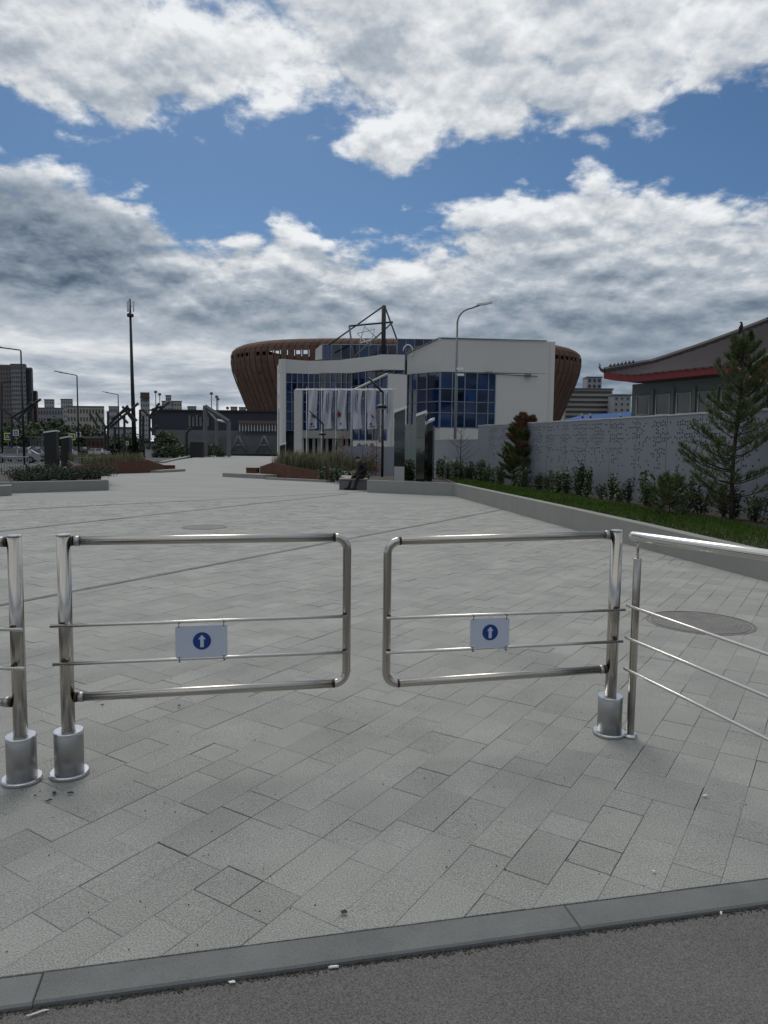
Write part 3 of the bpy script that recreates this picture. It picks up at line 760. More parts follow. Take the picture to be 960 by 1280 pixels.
fr = [g3(326, 596.5, .55), g3(342, 597.5, .80), g3(365, 599, .62), g3(408, 601, .40)]
bk = [(fr[0][0]-.2, 43.5, .55), (fr[1][0], 44, .7), (fr[2][0]+.8, 44, .6), (fr[3][0]+1.5, 42, .5)]
planter('rust-brown corten steel planter with pale feather grass right of the plaza middle', fr, bk, -.05, M_corten)
gb = [(fr[0][0]+.5, fr[0][1]+.6), (fr[2][0], fr[2][1]+.4), (fr[3][0]+.2, fr[3][1]+.4), (fr[3][0]+2.4, 38.0), (fr[3][0]+2.2, 43), (fr[0][0]+.6, 43.4)]
grass_bed('feather_grass', gb, lambda x, y: .35, M_shrub, M_dry, 9000, 1.05, 3, .012)
# grasses and low shrubs going on behind the bench towards the lamp
rg = random.Random(31)
for k in range(9):
    p = Vector((-2.9+k*.28, 33.5-.5*k+rg.uniform(-.4, .4), 0)); s = make_shrub(60+k, rg.uniform(.5, .75), .22, M_shrub, 7, .04)
    s.location = (p.x, p.y, .1); s.name = 'garden_shrub'
    tag(s, 'green garden shrub behind the bench with the seated person', 'shrub', 'green shrubs behind the bench')
fr = [g3(96, 594, .48), g3(132, 592.5, .62), g3(183, 591, .72), g3(205, 589.5, .40)]
bk = [(-22.8, 52, .48), (-20.6, 54, .62), (-18.4, 54, .7), (-16.8, 52, .5)]
planter('rust-brown corten steel planter with green grass at the left of the plaza', fr, bk, -.05, M_corten)
gb = [(fr[0][0]+.2, fr[0][1]+.4), (fr[1][0], fr[1][1]+.4), (fr[2][0]-.2, fr[2][1]+.5), (-18.0, 53), (-22.4, 51)]
grass_bed('planter_grass', gb, lambda x, y: .50, M_shrub, M_dry, 7000, .62, 4, .014)
def block(name, label, cat, px, py, w, d, h, m, rz=0.2, group=None):
    p = G(px, py); t = thing(name, label, cat, (p.x, p.y+d/2, 0), rz, group)
    m_ = MB(); m_.prism([(-w/2, -d/2), (w/2, -d/2), (w/2, d/2), (-w/2, d/2)], -.05, h*.82); m_.build('base_block', m, t, world=False)
    m_ = MB(); m_.prism([(-w/2-.03, -d/2-.03), (w/2+.03, -d/2-.03), (w/2, d/2), (-w/2, d/2)], h*.82+.004, [h, h*.94, h*.97, h*.95]); m_.build('seat_plank', M_corten if m is M_wood else m, t, world=False)
block('seat_block', 'brown seat block at the left tip of the grass planter, nearer one', 'seat block', 331, 591.5, .62, .6, .40, M_corten, .3)
block('seat_block', 'brown seat block lying left of the planter tip, farther left', 'seat block', 315, 591.5, .62, .6, .34, M_corten, -.2)
block('seat_block', 'dark seat block right of the left corten planter', 'seat block', 208, 588.3, .85, .7, .36, M_corten, .2)
block('corten_box', 'small upright rust-brown box at the right end of the grass planter', 'box', 413, 602.5, .40, .4, .58, M_corten, .1)
def slab_thing(label, a, b, d, h, cat='kerb slab'):
    t = thing('kerb_slab', label, cat, (a[0], a[1], 0)); m_ = MB(); A, B = Vector(a), Vector(b); n = Vector((-(B-A).y, (B-A).x)).normalized()*d
    k = max(1, round((B-A).length/1.5))
    for j in range(k):
        m_ = MB(); p, q = A+(B-A)*(j/k)+(B-A)*.002, A+(B-A)*((j+1)/k)-(B-A)*.002
        m_.prism([p, q, q+n, p+n], -.03, h); m_.build('slab', M_conc, t)
slab_thing('low flat concrete kerb slab running left from the grass planter', G(278, 596).xy, G(330, 598.6).xy, .9, .20)
slab_thing('low concrete kerb slab at the foot of the grass planter', G(331, 599.3).xy, G(408, 603).xy, .25, .10)
slab_thing('low concrete kerb slab at the tip of the left corten planter', G(200, 591).xy, G(232, 589.2).xy, .8, .14)

# ---- left concrete planter with dark junipers
fr = [(-14.5, 21.4), tuple(G(15, 616.5).xy), tuple(G(136, 612.8).xy)]
t = thing('concrete_planter', 'long low concrete planter with dark junipers at the left edge', 'planter', (-10, 24.5, 0))
wall_run(t, [(-15.5, 21.0, .35), (-11.728, 22.643, .35), (-10.2, 24.05, .35), (-9.485, 24.757, .35)], .25, 2.4, 'wall_segment', M_conc, 1)
wall_run(t, [(-9.485, 24.757, .35), (-11.9, 31, .35)], .25, 3, 'wall_segment', M_conc, 1)
m_ = MB(); m_.prism([(-15.5, 21.3), (-11.8, 22.9), (-9.75, 24.9), (-12.1, 31), (-16, 31)], -.02, .27); m_.build('soil_fill', M_soil, t)
t = thing('concrete_block', 'short concrete block in front of the planter at the left edge', 'block', (-12.1, 21.6, 0))
m_ = MB(); a = G(-30, 622).xy; b = G(15, 619.3).xy; m_.prism([a, b, b+Vector((-.3, .55)), a+Vector((-.3, .55))], -.03, .30); m_.build('body', M_conc, t)
rg = random.Random(77)
for k in range(20):
    x = rg.uniform(-13.8, -10.6); y = 23.6+rg.uniform(0, 4.5)+max(0, (x+11.4))*.9; lf = MB(); tone = []; hh = rg.uniform(.34, .62)
    t = thing('juniper_bush', 'dark spreading juniper bush in the long concrete planter at the left edge', 'bush', (x, y, .26), group='dark junipers in the left concrete planter')
    st = MB()
    for j in range(12):
        a = rg.uniform(0, 6.28); e = Vector((math.cos(a)*rg.uniform(.2, .65), math.sin(a)*rg.uniform(.2, .65), hh*rg.uniform(.4, 1)))
        st.tube((0, 0, 0), e, .010, 4, .004)
        for q in range(7): leaf_quads(lf, tone, e*(.3+.7*q/6), 7, .075, .035, rg, (1, 1, .7))
    st.build('stems', M_bark, t, world=False); lf.tone = tone; lf.build('leaves', M_shrub_d, t, kind='stuff', world=False)

# ================================================================ BENCH, PERSON, PILLARS, PARK LAMP
bn = thing('bench', 'low concrete bench with a timber top where the person sits', 'bench', (-.95, 27.0, 0), 0)
m_ = MB(); m_.prism([(-.72, -.32), (.31, -.32), (.31, .45), (-.72, .45)], -.02, .36); m_.build('plinth', M_conc_d, bn, world=False)
for k in range(5):
    m_ = MB(); m_.box((-.205, -.28+k*.165, .392), (1.06, .150, .045)); m_.build('seat_plank', M_wood, bn, world=False)
t = thing('concrete_ramp_block', 'slanting low concrete block left of the bench', 'block', (-1.9, 28.5, 0))
m_ = MB(); a, b = G(419, 601).xy, G(437, 611).xy; m_.prism([a, b, b+Vector((.55, .45)), a+Vector((.7, .3))], -.02, [.46, .30, .30, .46]); m_.build('body', M_conc, t)

def make_person():
    t = thing('person', 'person in dark clothes sitting hunched on the bench, looking down at a phone', 'person', (-.74, 26.88, 0), rad(32))
    FRt = Matrix.Identity(4)
    # facing -X ; seat height .415
    def skin(name, verts, edges, m, sub=2):
        me = bpy.data.meshes.new(name); me.from_pydata([v[:3] for v in verts], edges, []); me.materials.append(m)
        o = bpy.data.objects.new(name, me); COL.objects.link(o); o.parent = t
        sk = o.modifiers.new('skin', 'SKIN'); sk.use_smooth_shade = True
        for i, v in enumerate(verts): me.skin_vertices[0].data[i].radius = (v[3], v[4] if len(v) > 4 else v[3])
        me.skin_vertices[0].data[0].use_root = True
        s = o.modifiers.new('sub', 'SUBSURF'); s.levels = s.render_levels = sub
        return o
    # body: pelvis 0, spine, chest, neck, both arms, both legs
    V = [(.02, 0, .53, .15, .17), (-.05, 0, .70, .14, .17), (-.13, 0, .88, .15, .19), (-.19, 0, .99, .10, .14), (-.23, 0, 1.05, .055),
         (-.17, .19, .95, .065), (-.12, .24, .76, .052), (-.30, .13, .63, .042), (-.40, .05, .66, .030),
         (-.17, -.19, .95, .065), (-.12, -.24, .76, .052), (-.30, -.13, .63, .042), (-.40, -.04, .66, .030),
         (-.12, .11, .50, .095), (-.42, .14, .49, .072), (-.60, .13, .12, .048), (-.60, .13, .06, .045),
         (-.12, -.11, .50, .095), (-.36, -.13, .50, .072), (-.50, -.15, .14, .048), (-.51, -.15, .06, .045)]
    E = [(0, 1), (1, 2), (2, 3), (3, 4), (3, 5), (5, 6), (6, 7), (7, 8), (3, 9), (9, 10), (10, 11), (11, 12), (0, 13), (13, 14), (14, 15), (15, 16), (0, 17), (17, 18), (18, 19), (19, 20)]
    skin('body', V, E, M_cloth)
    for s, x, y in ((1, -.60, .13), (-1, -.51, -.15)):
        m_ = MB(); m_.path([(x+.07, y, .045), (x, y, .055), (x-.10, y, .045), (x-.19, y, .03)], [.035, .045, .040, .025], 10); m_.build('shoe', M_tyre, t, world=False)
    # head, tilted down
    h = MB(); c = Vector((-.285, 0, 1.135)); R = Matrix.Rotation(rad(-28), 3, 'Y')
    n, m2 = 14, 10; vs = []
    for i in range(m2+1):
        th = math.pi*i/m2
        for k in range(n):
            a = 2*math.pi*k/n; p = Vector((.098*math.sin(th)*math.cos(a), .076*math.sin(th)*math.sin(a), .118*math.cos(th)))
            if p.x < 0 and p.z < -.02: p.x *= .92
            if abs(math.sin(a)) < .3 and math.cos(a) < 0 and -.035 < p.z < .015: p.x -= .020
            vs.append(c+R@p)
    h.add(vs, [(i*n+k, i*n+(k+1) % n, (i+1)*n+(k+1) % n, (i+1)*n+k) for i in range(m2) for k in range(n)], True)
    for s in (-1, 1):
        q = c+R@Vector((.005, s*.078, -.005)); h.box(q, (.03, .015, .05))
    hd = h.build('head', M_skin, t, world=False)
    hr = MB(); vs = []
    for i in range(6):
        th = math.pi*i/10.5
        for k in range(n):
            a = 2*math.pi*k/n; f = 1.10+.04*math.sin(k*2.3); p = Vector((.100*math.sin(th)*math.cos(a)*f, .078*math.sin(th)*math.sin(a)*f, .122*math.cos(th)*1.06))
            if p.x < 0: p.z = max(p.z, .045)
            vs.append(c+R@p)
    hr.add(vs, [(i*n+k, i*n+(k+1) % n, (i+1)*n+(k+1) % n, (i+1)*n+k) for i in range(5) for k in range(n)], True); hr.build('hair', M_cloth, t, world=False)
    for s in (-1, 1):
        m_ = MB(); b = Vector((-.41, s*.042, .665)); m_.box(b+Vector((-.035, 0, 0)), (.075, .030, .075))
        for f in range(4): m_.path([b+Vector((-.06, s*.006, .028-f*.019)), b+Vector((-.09, -s*.008, .030-f*.019)), b+Vector((-.095, -s*.028, .030-f*.019))], [.009, .008, .006], 6)
        m_.path([b+Vector((-.02, -s*.01, .035)), b+Vector((-.045, -s*.02, .060)), b+Vector((-.07, -s*.025, .062))], [.010, .009, .007], 6)
        m_.build('hand', M_skin, t, world=False)
make_person()
t = thing('phone', 'dark phone held in the hands of the seated person', 'phone', (-1.11, 26.65, 0))
m_ = MB(); m_.box((-1.115, 26.645, .70), (.012, .075, .15), R=Matrix.Rotation(rad(-35), 3, 'Y')); m_.build('case', M_black, t)
m_ = MB(); m_.box((-1.108, 26.650, .703), (.004, .066, .138), R=Matrix.Rotation(rad(-35), 3, 'Y')); m_.build('screen', M_cglass, t)

def mirror_pillar(label, px, Y, w, d, h, rz=.15, z0=0.0, pale=0, slope=.25, m=None):
    x = (px-480)/FPX*Y; t = thing('mirror_pillar', label, 'pillar', (x, Y, z0), rz)
    m_ = MB(); m_.prism([(-w/2, -d/2), (w/2, -d/2), (w/2*.8, d/2), (-w/2*.8, d/2)], 0, [h-slope*.4, h, h-.1, h-slope]); m_.build('shaft', m or M_mirror, t, world=False)
    m_ = MB(); m_.slab([(-w/2-.02, -d/2-.04, h-slope*.4+.02), (w/2+.05, -d/2-.04, h+.05), (w/2*.8+.05, d/2+.05, h+.02), (-w/2*.8-.02, d/2+.05, h-slope*.8)], (0, 0, .10)); m_.build('slanted_top', M_lampw, t, world=False)
    if pale: m_ = MB(); m_.box((0, -d/2-.012, pale/2), (w*.96, .02, pale)); m_.build('painted_reflection', M_trim, t, world=False)  # pale panel painted in as the plaza's reflection low on the shaft
    for k in range(2):
        m_ = MB(); m_.box((0, -d/2-.006, h*(.36+k*.3)), (w*.96, .008, .012)); m_.build('seam', M_black, t, world=False)
    return t
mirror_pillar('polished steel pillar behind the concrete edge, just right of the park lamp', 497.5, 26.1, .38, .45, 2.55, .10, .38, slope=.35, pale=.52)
mirror_pillar('taller dark polished steel pillar with a white slanted top, left of the lawn', 525.5, 25.9, .30, .45, 2.38, -.18, .38)
mirror_pillar('slim polished steel pillar leaning against the taller dark one', 534.5, 26.4, .20, .35, 2.15, .25, .38)
mirror_pillar('dark kiosk pillar with a white slanted top by the parked cars, left one', 66, 50, .80, .8, 2.45, .1, 0, m=M_black)
mirror_pillar('dark kiosk pillar with a white slanted top by the parked cars, right one', 84, 53, .60, .8, 2.1, .1, 0, m=M_black)
mirror_pillar('dark kiosk pillar with a white slanted top beside the left corner of the white building', 353, 46, .35, .5, 1.75, .1, 0, m=M_black)

def park_lamp(label, px, Y, ztop, arm, z0=.0):
    """slender post, slanted bar and a round flat head hung at mid height"""
    b = P(px, 560, Y); x = b.x; t = thing('park_lamp', label, 'lamp', (x, Y, z0))
    m_ = MB(); m_.tube((x, Y, z0), (x, Y, ztop), .055, 10, .045); m_.build('post', M_black, t)
    m_ = MB(); m_.path([(x, Y, ztop-.02), (x-arm, Y, ztop+arm*.95)], .045, 8); m_.build('slanted_arm', M_black, t)
    m_ = MB(); m_.lathe((x-.05, Y-.02, ztop-.62), [(.04, .12), (.18, .09), (.23, .03), (.22, -.03), (.16, -.06), (.04, -.07)], 20, True); m_.build('round_head', M_black, t)
    m_ = MB(); m_.lathe((x-.05, Y-.02, ztop-.62), [(.15, -.062), (.15, -.075), (.02, -.075)], 20); m_.build('diffuser', M_lampw, t)
    return t
park_lamp('black park lamp post with slanted arm beside the seated person', 478, 30, 3.86, .62)
park_lamp('black park lamp with slanted arm farther back among the grasses', 404, 44, 3.0, .85)

# small autumn tree, low grey fence and greenish panels
leafy_tree('young_tree', 'young tree with sparse reddish-brown leaves behind the seated person', 'young tree', (-.38, 31.5, 0), 2.65, .42, 5, M_redleaf, 420, .035, .022, 1.2, tr_h=.22)
leafy_tree('young_tree', 'young tree with few brown leaves among the grasses left of the reddish one', 'young tree', (-2.1, 36, 0), 2.3, .45, 7, M_redleaf, 200, .04, .022, 1.2, tr_h=.35)
t = thing('grey_panel_fence', 'plain grey metal panel fence behind the seated person', 'fence', (-1, 38, 0))
for k in range(5):
    a = P(427+k*13.2, 560, 38+k*.2); b = P(427+(k+1)*13.2-.5, 560, 38.2+k*.2); m_ = MB(); m_.prism([(a.x, a.y), (b.x, b.y), (b.x, b.y+.05), (a.x, a.y+.05)], 0, 1.66); m_.build('panel', M_wall, t)
    m_ = MB(); m_.box((b.x, b.y+.09, .85), (.07, .07, 1.75)); m_.build('post', M_conc_d, t)
M_gpanel = mat('green_grey_panel', (.085, .12, .115), .35, var=.1, world=True, stretch=(4, 4, .3))
t = thing('green_panel_screen', 'tall greenish grey panel screen around the dark polished pillars', 'screen', (1, 29, 0))
for x0, x1, y0, y1, zt in ((503.5, 512, 30, 29.4, 2.6), (512.5, 521, 29.4, 28.8, 2.6), (535, 543, 28.6, 29.4, 2.5)):
    a, b = P(x0, 560, y0), P(x1, 560, y1); m_ = MB(); m_.prism([(a.x, a.y), (b.x, b.y), (b.x, b.y+.06), (a.x, a.y+.06)], .2, [zt-.1, zt, zt, zt-.1]); m_.build('panel', M_gpanel, t)
rg = random.Random(90)
for k in range(16):
    px = rg.choice((rg.uniform(504, 516), rg.uniform(546, 630))); s = copy_tree(protos[rg.randrange(5)]); p = P(px, 560, rg.uniform(26.8, 28.3) if px < 520 else rg.uniform(26.0, 29.5))
    s.location = (p.x, p.y, .38); s.scale = (1.5, 1.5, rg.uniform(.9, 1.3)); s.rotation_euler = (0, 0, k)
    tag(s, 'green bushy shrub at the far left end of the lawn below the plain grey wall', 'shrub', 'shrubs at the far left end of the lawn')
m_ = MB(); m_.prism([(-.6, 25.45), (2.3, 23.9), (2.45, 31), (-.6, 31)], -.1, .37); m_.build('raised_bed', M_soil, kind='structure')
def bush_row():
    pass

# ================================================================ TALL STREET LIGHT AND OTHER POLES
def sz(py, Y, px=480): return P(px, py, Y).z
def sx(px, Y): return P(px, 562, Y).x
def street_light(label, px, Y, ytop, headpx, heady, r=.09, m=None, group=None, curved=True, z0=-.1):
    x = sx(px, Y); zt = sz(ytop, Y, px); hx = sx(headpx, Y); hz_ = sz(heady, Y, headpx); m = m or M_pole
    t = thing('street_light', label, 'street light', (x, Y, z0), group=group)
    s = 1 if hx > x else -1; rr = min(abs(hx-x)*.45, 1.0) if curved else .12
    m_ = MB(); m_.path([(x, Y, z0), (x, Y, zt*.5), (x, Y, zt-rr)], [r, r*.8, r*.6], 10); m_.build('pole', m, t)
    pts = [(x+s*rr*(1-math.cos(a)), Y, zt-rr+rr*math.sin(a)) for a in [math.pi/2*i/6*.92 for i in range(7)]]
    m_ = MB(); m_.path(pts+[(hx-s*.55, Y, hz_-.06)], r*.5, 8); m_.build('arm', m, t)
    m_ = MB(); a = Vector((hx-s*.75, Y, hz_-.10)); b = Vector((hx+s*.05, Y, hz_+.02)); d = (b-a)
    m_.slab([a+Vector((0, -.10, 0)), a+d*.5+Vector((0, -.17, -.02)), b+Vector((0, -.10, 0)), b+Vector((0, .10, 0)), a+d*.5+Vector((0, .17, -.02)), a+Vector((0, .10, 0))], (0, 0, .09)); m_.build('lamp_head', M_lampw if m is M_pole else m, t)
    return t
t = street_light('tall curved street light in front of the white building, with cameras on its pole', 568.5, 38, 385, 610, 379.5, .085)
x = sx(569, 38)
for zz, dx in ((5.72, .16), (5.42, .2)):
    m_ = MB(); m_.box((x+dx, 37.85, zz), (.30, .16, .12), .3); m_.box((x+.06, 37.9, zz), (.18, .04, .04)); m_.build('camera', M_lampw, t)
street_light('dark street light with its arm reaching left, nearest on the left side', 30, 60, 437.5, -6, 433, .10, M_black, curved=False)
street_light('dark street light in the middle distance above the parked cars', 98.5, 82, 469, 71, 464.5, .11, M_black, curved=False)
street_light('small distant street light left of the tall antenna mast', 149, 112, 493, 130, 490, .12, M_black, curved=False)
street_light('dark pole with a short arm at the left edge before the high-rise', 3, 75, 478, 16, 477, .09, M_black, curved=False)
Y = 120; x = sx(168.5, Y); t = thing('antenna_mast', 'very tall dark mast with antenna panels on top', 'mast', (x, Y, 0))
zt = sz(374, Y, 166); m_ = MB(); m_.path([(x, Y, -.2), (x-.2, Y, zt*.45), (x-.35, Y, zt)], [.42, .30, .16], 10); m_.build('pole', M_black, t)
for k in range(3):
    a = k*2.1+.5; m_ = MB(); m_.box((x-.35+math.cos(a)*.55, Y+math.sin(a)*.55, zt-1.1), (.22, .22, 1.7), a); m_.box((x-.35+math.cos(a)*.3, Y+math.sin(a)*.3, zt-1.1), (.5, .06, .06), a); m_.build('antenna_panel', M_lampw, t)
m_ = MB(); m_.lathe((x-.33, Y, zt-2.9), [(.2, 0), (.55, .1), (.55, .5), (.2, .7)], 10); m_.build('equipment_ring', M_black, t)

# ================================================================ ARENA: rust clad bowl far behind
AC = Vector((sx(505, 245), 245)); AA, AB = 57.3, 30.0
def se0(a, k):                                          # superellipse plan
    c, s = math.cos(a), math.sin(a); n = 2/2.9
    return Vector((AC.x+AA*k*math.copysign(abs(c)**n, c), AC.y+AB*k*math.copysign(abs(s)**n, s)))
_tab = [0.0]; _N = 2000
for i in range(_N): _tab.append(_tab[-1]+(se0(2*math.pi*(i+1)/_N, 1)-se0(2*math.pi*i/_N, 1)).length)
import bisect
def se(a, k):                                           # even steps along the outline
    t_ = (a/(2*math.pi)) % 1.0*_tab[-1]; j = min(_N-1, max(0, bisect.bisect_right(_tab, t_)-1)); f = (t_-_tab[j])/(_tab[j+1]-_tab[j])
    return se0(2*math.pi*(j+f)/_N, k)
ar = thing('arena', 'huge bowl-shaped arena clad in rust-brown panels behind the white building', 'arena', (AC.x, AC.y, 0))
prof = [(.868, 8), (.907, 13.2), (.944, 18.6), (.975, 23), (.993, 26.1), (1.0, 28.6), (1.0, 30.9), (.992, 32.2), (.975, 33.1), (.945, 33.9), (.90, 34.5), (.83, 34.8)]
NS = 132
rga = random.Random(2)
for k in range(NS):
    a0, a1 = 2*math.pi*(k+.05)/NS, 2*math.pi*(k+.95)/NS; am = (a0+a1)/2
    m_ = MB(); vs = []
    for r, z in prof:
        p, q = se(a0, r), se(a1, r); vs += [(p.x, p.y, z), (q.x, q.y, z)]
    holes_ = {5: (.20, .80, .40, .88)} if rga.random() < .8 else {}
    if rga.random() < .12: holes_[3] = (.3, .5, .3, .55)
    if rga.random() < .10: holes_[1] = (.4, .55, .5, .62)
    fs = []
    for i in range(len(prof)-1):
        if i in holes_:
            p0, p1, q0, q1 = Vector(vs[2*i]), Vector(vs[2*i+1]), Vector(vs[2*i+2]), Vector(vs[2*i+3]); b = len(vs); u0, u1, v0, v1 = holes_[i]
            def bl(u, v): return tuple((p0.lerp(p1, u)).lerp(q0.lerp(q1, u), v))
            vs += [bl(u0, v0), bl(u1, v0), bl(u1, v1), bl(u0, v1)]
            fs += [(2*i, 2*i+1, b+1, b), (2*i+1, 2*i+3, b+2, b+1), (2*i+3, 2*i+2, b+3, b+2), (2*i+2, 2*i, b, b+3)]
        else: fs.append((2*i, 2*i+1, 2*i+3, 2*i+2))
    m_.add(vs, fs); m_.build('cladding_strip', M_rust, ar)
M_ribs = mat('rust_frame', (.045, .022, .018), .8, world=True)
n = 120
m_ = MB()
for (r, z0, z1) in ((.868, 7.4, 8.2), (.78, -1, 7.8)):
    m_.prism([tuple(se(2*math.pi*i/n, r)) for i in range(n)], z0, z1)
m_.build('dark_base', M_dark, ar, kind='stuff')
def shell(name, rows, m):
    m_ = MB(); vs = []
    for r, z in rows:
        for i in range(n): p = se(2*math.pi*i/n, r-.012); vs.append((p.x, p.y, z))
    m_.add(vs, [(j*n+i, j*n+(i+1) % n, (j+1)*n+(i+1) % n, (j+1)*n+i) for j in range(len(rows)-1) for i in range(n)]); m_.build(name, m, ar)
shell('inner_shell', prof[:6], M_ribs)
shell('inner_rim', prof[6:], M_ribs)
m_ = MB()
for k in range(NS):
    p, q = se(2*math.pi*k/NS, .992), se(2*math.pi*k/NS, .992); m_.tube((p.x, p.y, 28.4), (q.x, q.y, 31.0), .22, 4)
m_.build('rim_posts', M_ribs, ar, kind='stuff')
t = thing('arena_podium', 'dark long podium building under the arena with a row of pale columns', 'building', (-40, 190, 0))
def podbox(name, x0, x1, y0, y1, Y, d, m):
    a, b = sx(x0, Y), sx(x1, Y); z1, z0 = sz(y0, Y, (x0+x1)/2), sz(y1, Y, (x0+x1)/2); m_ = MB(); m_.prism([(a, Y), (b, Y), (b, Y+d), (a, Y+d)], z0, z1); return m_.build(name, m, t)
podbox('dark_volume', 190, 352, 514.5, 545, 178, 12, mat('podium_dark', (.018, .022, .035), .5, world=True, var=.5, scale=.15))
podbox('roof_edge', 188, 352, 512.5, 514.5, 177.4, 13, M_black)
podbox('reddish_band', 298, 352, 526, 529.5, 170, 3, mat('podium_band', (.14, .085, .075), .8))
podbox('wall_below', 195, 352, 538, 569, 172, 3, M_conc_d)
podbox('stone_stair', 262, 352, 545, 569, 168, 3.2, M_farconc)
for k in range(14):
    podbox('column', 299+k*3.7, 300.4+k*3.7, 529.5, 539, 170.5, 1, M_trim)
for k in range(6): podbox('facade_window', 236+k*4.5, 239+k*4.5, 519+(k % 2)*2, 533, 177.6, .3, M_cglass)
m_ = MB(); st = [(225, 562), (262, 548), (285, 545), (350, 545), (350, 568), (225, 568)]
m_.slab([P(px, py, 166.5) for px, py in st], (0, 1.0, 0)); m_.build('stone_slope', M_farconc, t)
# diagonal bracing trusses on the podium wall
for k, px in enumerate((298, 330)):
    m_ = MB()
    for a, b in (((px-10, 566), (px, 545)), ((px+10, 566), (px, 545)), ((px-5, 557), (px+5, 557))): m_.tube(P(a[0], a[1], 165), P(b[0], b[1], 165), .25, 5)
    m_.build('diagonal_brace', M_conc_d, t)
for k, (px, yt) in enumerate(((264.5, 490), (271, 494), (272.5, 497), (284.5, 508), (195, 488), (200, 491))):
    Y = 230; b = P(px, 520, Y); t2 = thing('floodlight_pole', 'thin distant lighting pole rising over the dark podium roof', 'pole', (b.x, Y, 0), group='thin distant poles over the podium')
    m_ = MB(); m_.tube((b.x, Y, 0), (b.x, Y, sz(yt, Y, px)), .22, 6, .12); m_.build('pole', M_conc_d, t2)
    m_ = MB(); m_.box((b.x, Y, sz(yt+2, Y, px)), (.9, .3, .7)); m_.build('light_bank', M_conc_d, t2)
# portal frame on the plaza edge
t = thing('portal_frame', 'tall grey steel portal frame with sloping top beam at the far plaza edge', 'frame', (sx(256, 112), 112, 0))
def bar(m_, a, b, r=.22): m_.path([P(*a), P(*b)], r, 4, True, False)
m_ = MB(); bar(m_, (256.5, 507, 112), (256.5, 571, 112), .36); m_.build('post', M_conc_d, t)
m_ = MB(); bar(m_, (286, 527, 112), (286, 571, 112), .34); m_.build('post', M_conc_d, t)
m_ = MB(); bar(m_, (256, 508, 112), (286, 527, 112), .36); m_.build('top_beam', M_conc_d, t)
m_ = MB(); bar(m_, (270.5, 524, 122), (270.5, 570, 122), .30); m_.build('rear_post', M_conc_d, t)
m_ = MB(); bar(m_, (258, 511, 112), (271, 525, 122), .2); m_.build('brace', M_trim, t)
m_ = MB(); bar(m_, (271, 525, 122), (286, 528, 112), .2); m_.build('brace', M_trim, t)
t = thing('plaza_lamp', 'dark angled plaza lamp left of the portal frame', 'lamp', (sx(233, 112), 112, 0))
m_ = MB(); bar(m_, (233, 541, 112), (233, 570, 112), .2); m_.build('post', M_black, t)
m_ = MB(); bar(m_, (233, 541, 112), (238, 535, 112), .2); m_.build('arm', M_black, t)
t = thing('bollard', 'dark bollard box standing left of the portal frame', 'bollard', (sx(246.5, 110), 110, 0))
m_ = MB(); m_.box((sx(246.5, 110), 110, 1.1), (1.9, 1, 2.4)); m_.build('body', M_black, t)
m_ = MB(); m_.box((sx(246.5, 110), 110, 2.4), (2.1, 1.2, .2)); m_.build('cap', M_conc_d, t)

# slanted beam canopies
def beams(label, posts, bs, Y):
    c = sx(posts[0][0], Y); t = thing('beam_sculpture', label, 'sculpture', (c, Y, 0))
    for px, y0, y1 in posts: m_ = MB(); bar(m_, (px, y0, Y), (px, y1, Y), .17); m_.build('post', M_dkst, t)
    for a, b in bs: m_ = MB(); bar(m_, (a[0], a[1], Y-1), (b[0], b[1], Y-1), .17); m_.build('slanted_beam', M_dkst, t)
M_dkst = mat('weathered_beam', (.030, .028, .027), .7, world=True, var=.3)
beams('tree-like structure of slanted dark beams left, before the high-rise', [(14.5, 520, 572), (2, 480, 575)], [((14, 522), (51, 499)), ((22, 525), (40, 503)), ((0, 508), (28, 530)), ((35, 517), (46, 501))], 95)
beams('tree-like structure of slanted dark beams between the hotel-like block and the mast', [(131, 534, 562), (135, 514, 562), (143.5, 534, 562), (155.5, 520, 562)],
      [((130, 537), (160, 507)), ((138, 534), (173, 504)), ((139, 524), (162, 510)), ((112, 517), (124, 536)), ((120, 516), (132, 534)), ((153, 508), (167, 527)), ((147, 516), (160, 529)), ((160, 515), (171, 526))], 100)
beams('tree-like structure of slanted dark beams right of the tall mast', [(175, 512, 562), (179, 520, 562), (187, 520, 562)],
      [((187, 521), (199, 504)), ((192, 519), (212, 502)), ((178, 512), (190, 523)), ((190, 512), (203, 508)), ((187, 534), (195, 545)), ((196, 532), (190, 540))], 105)

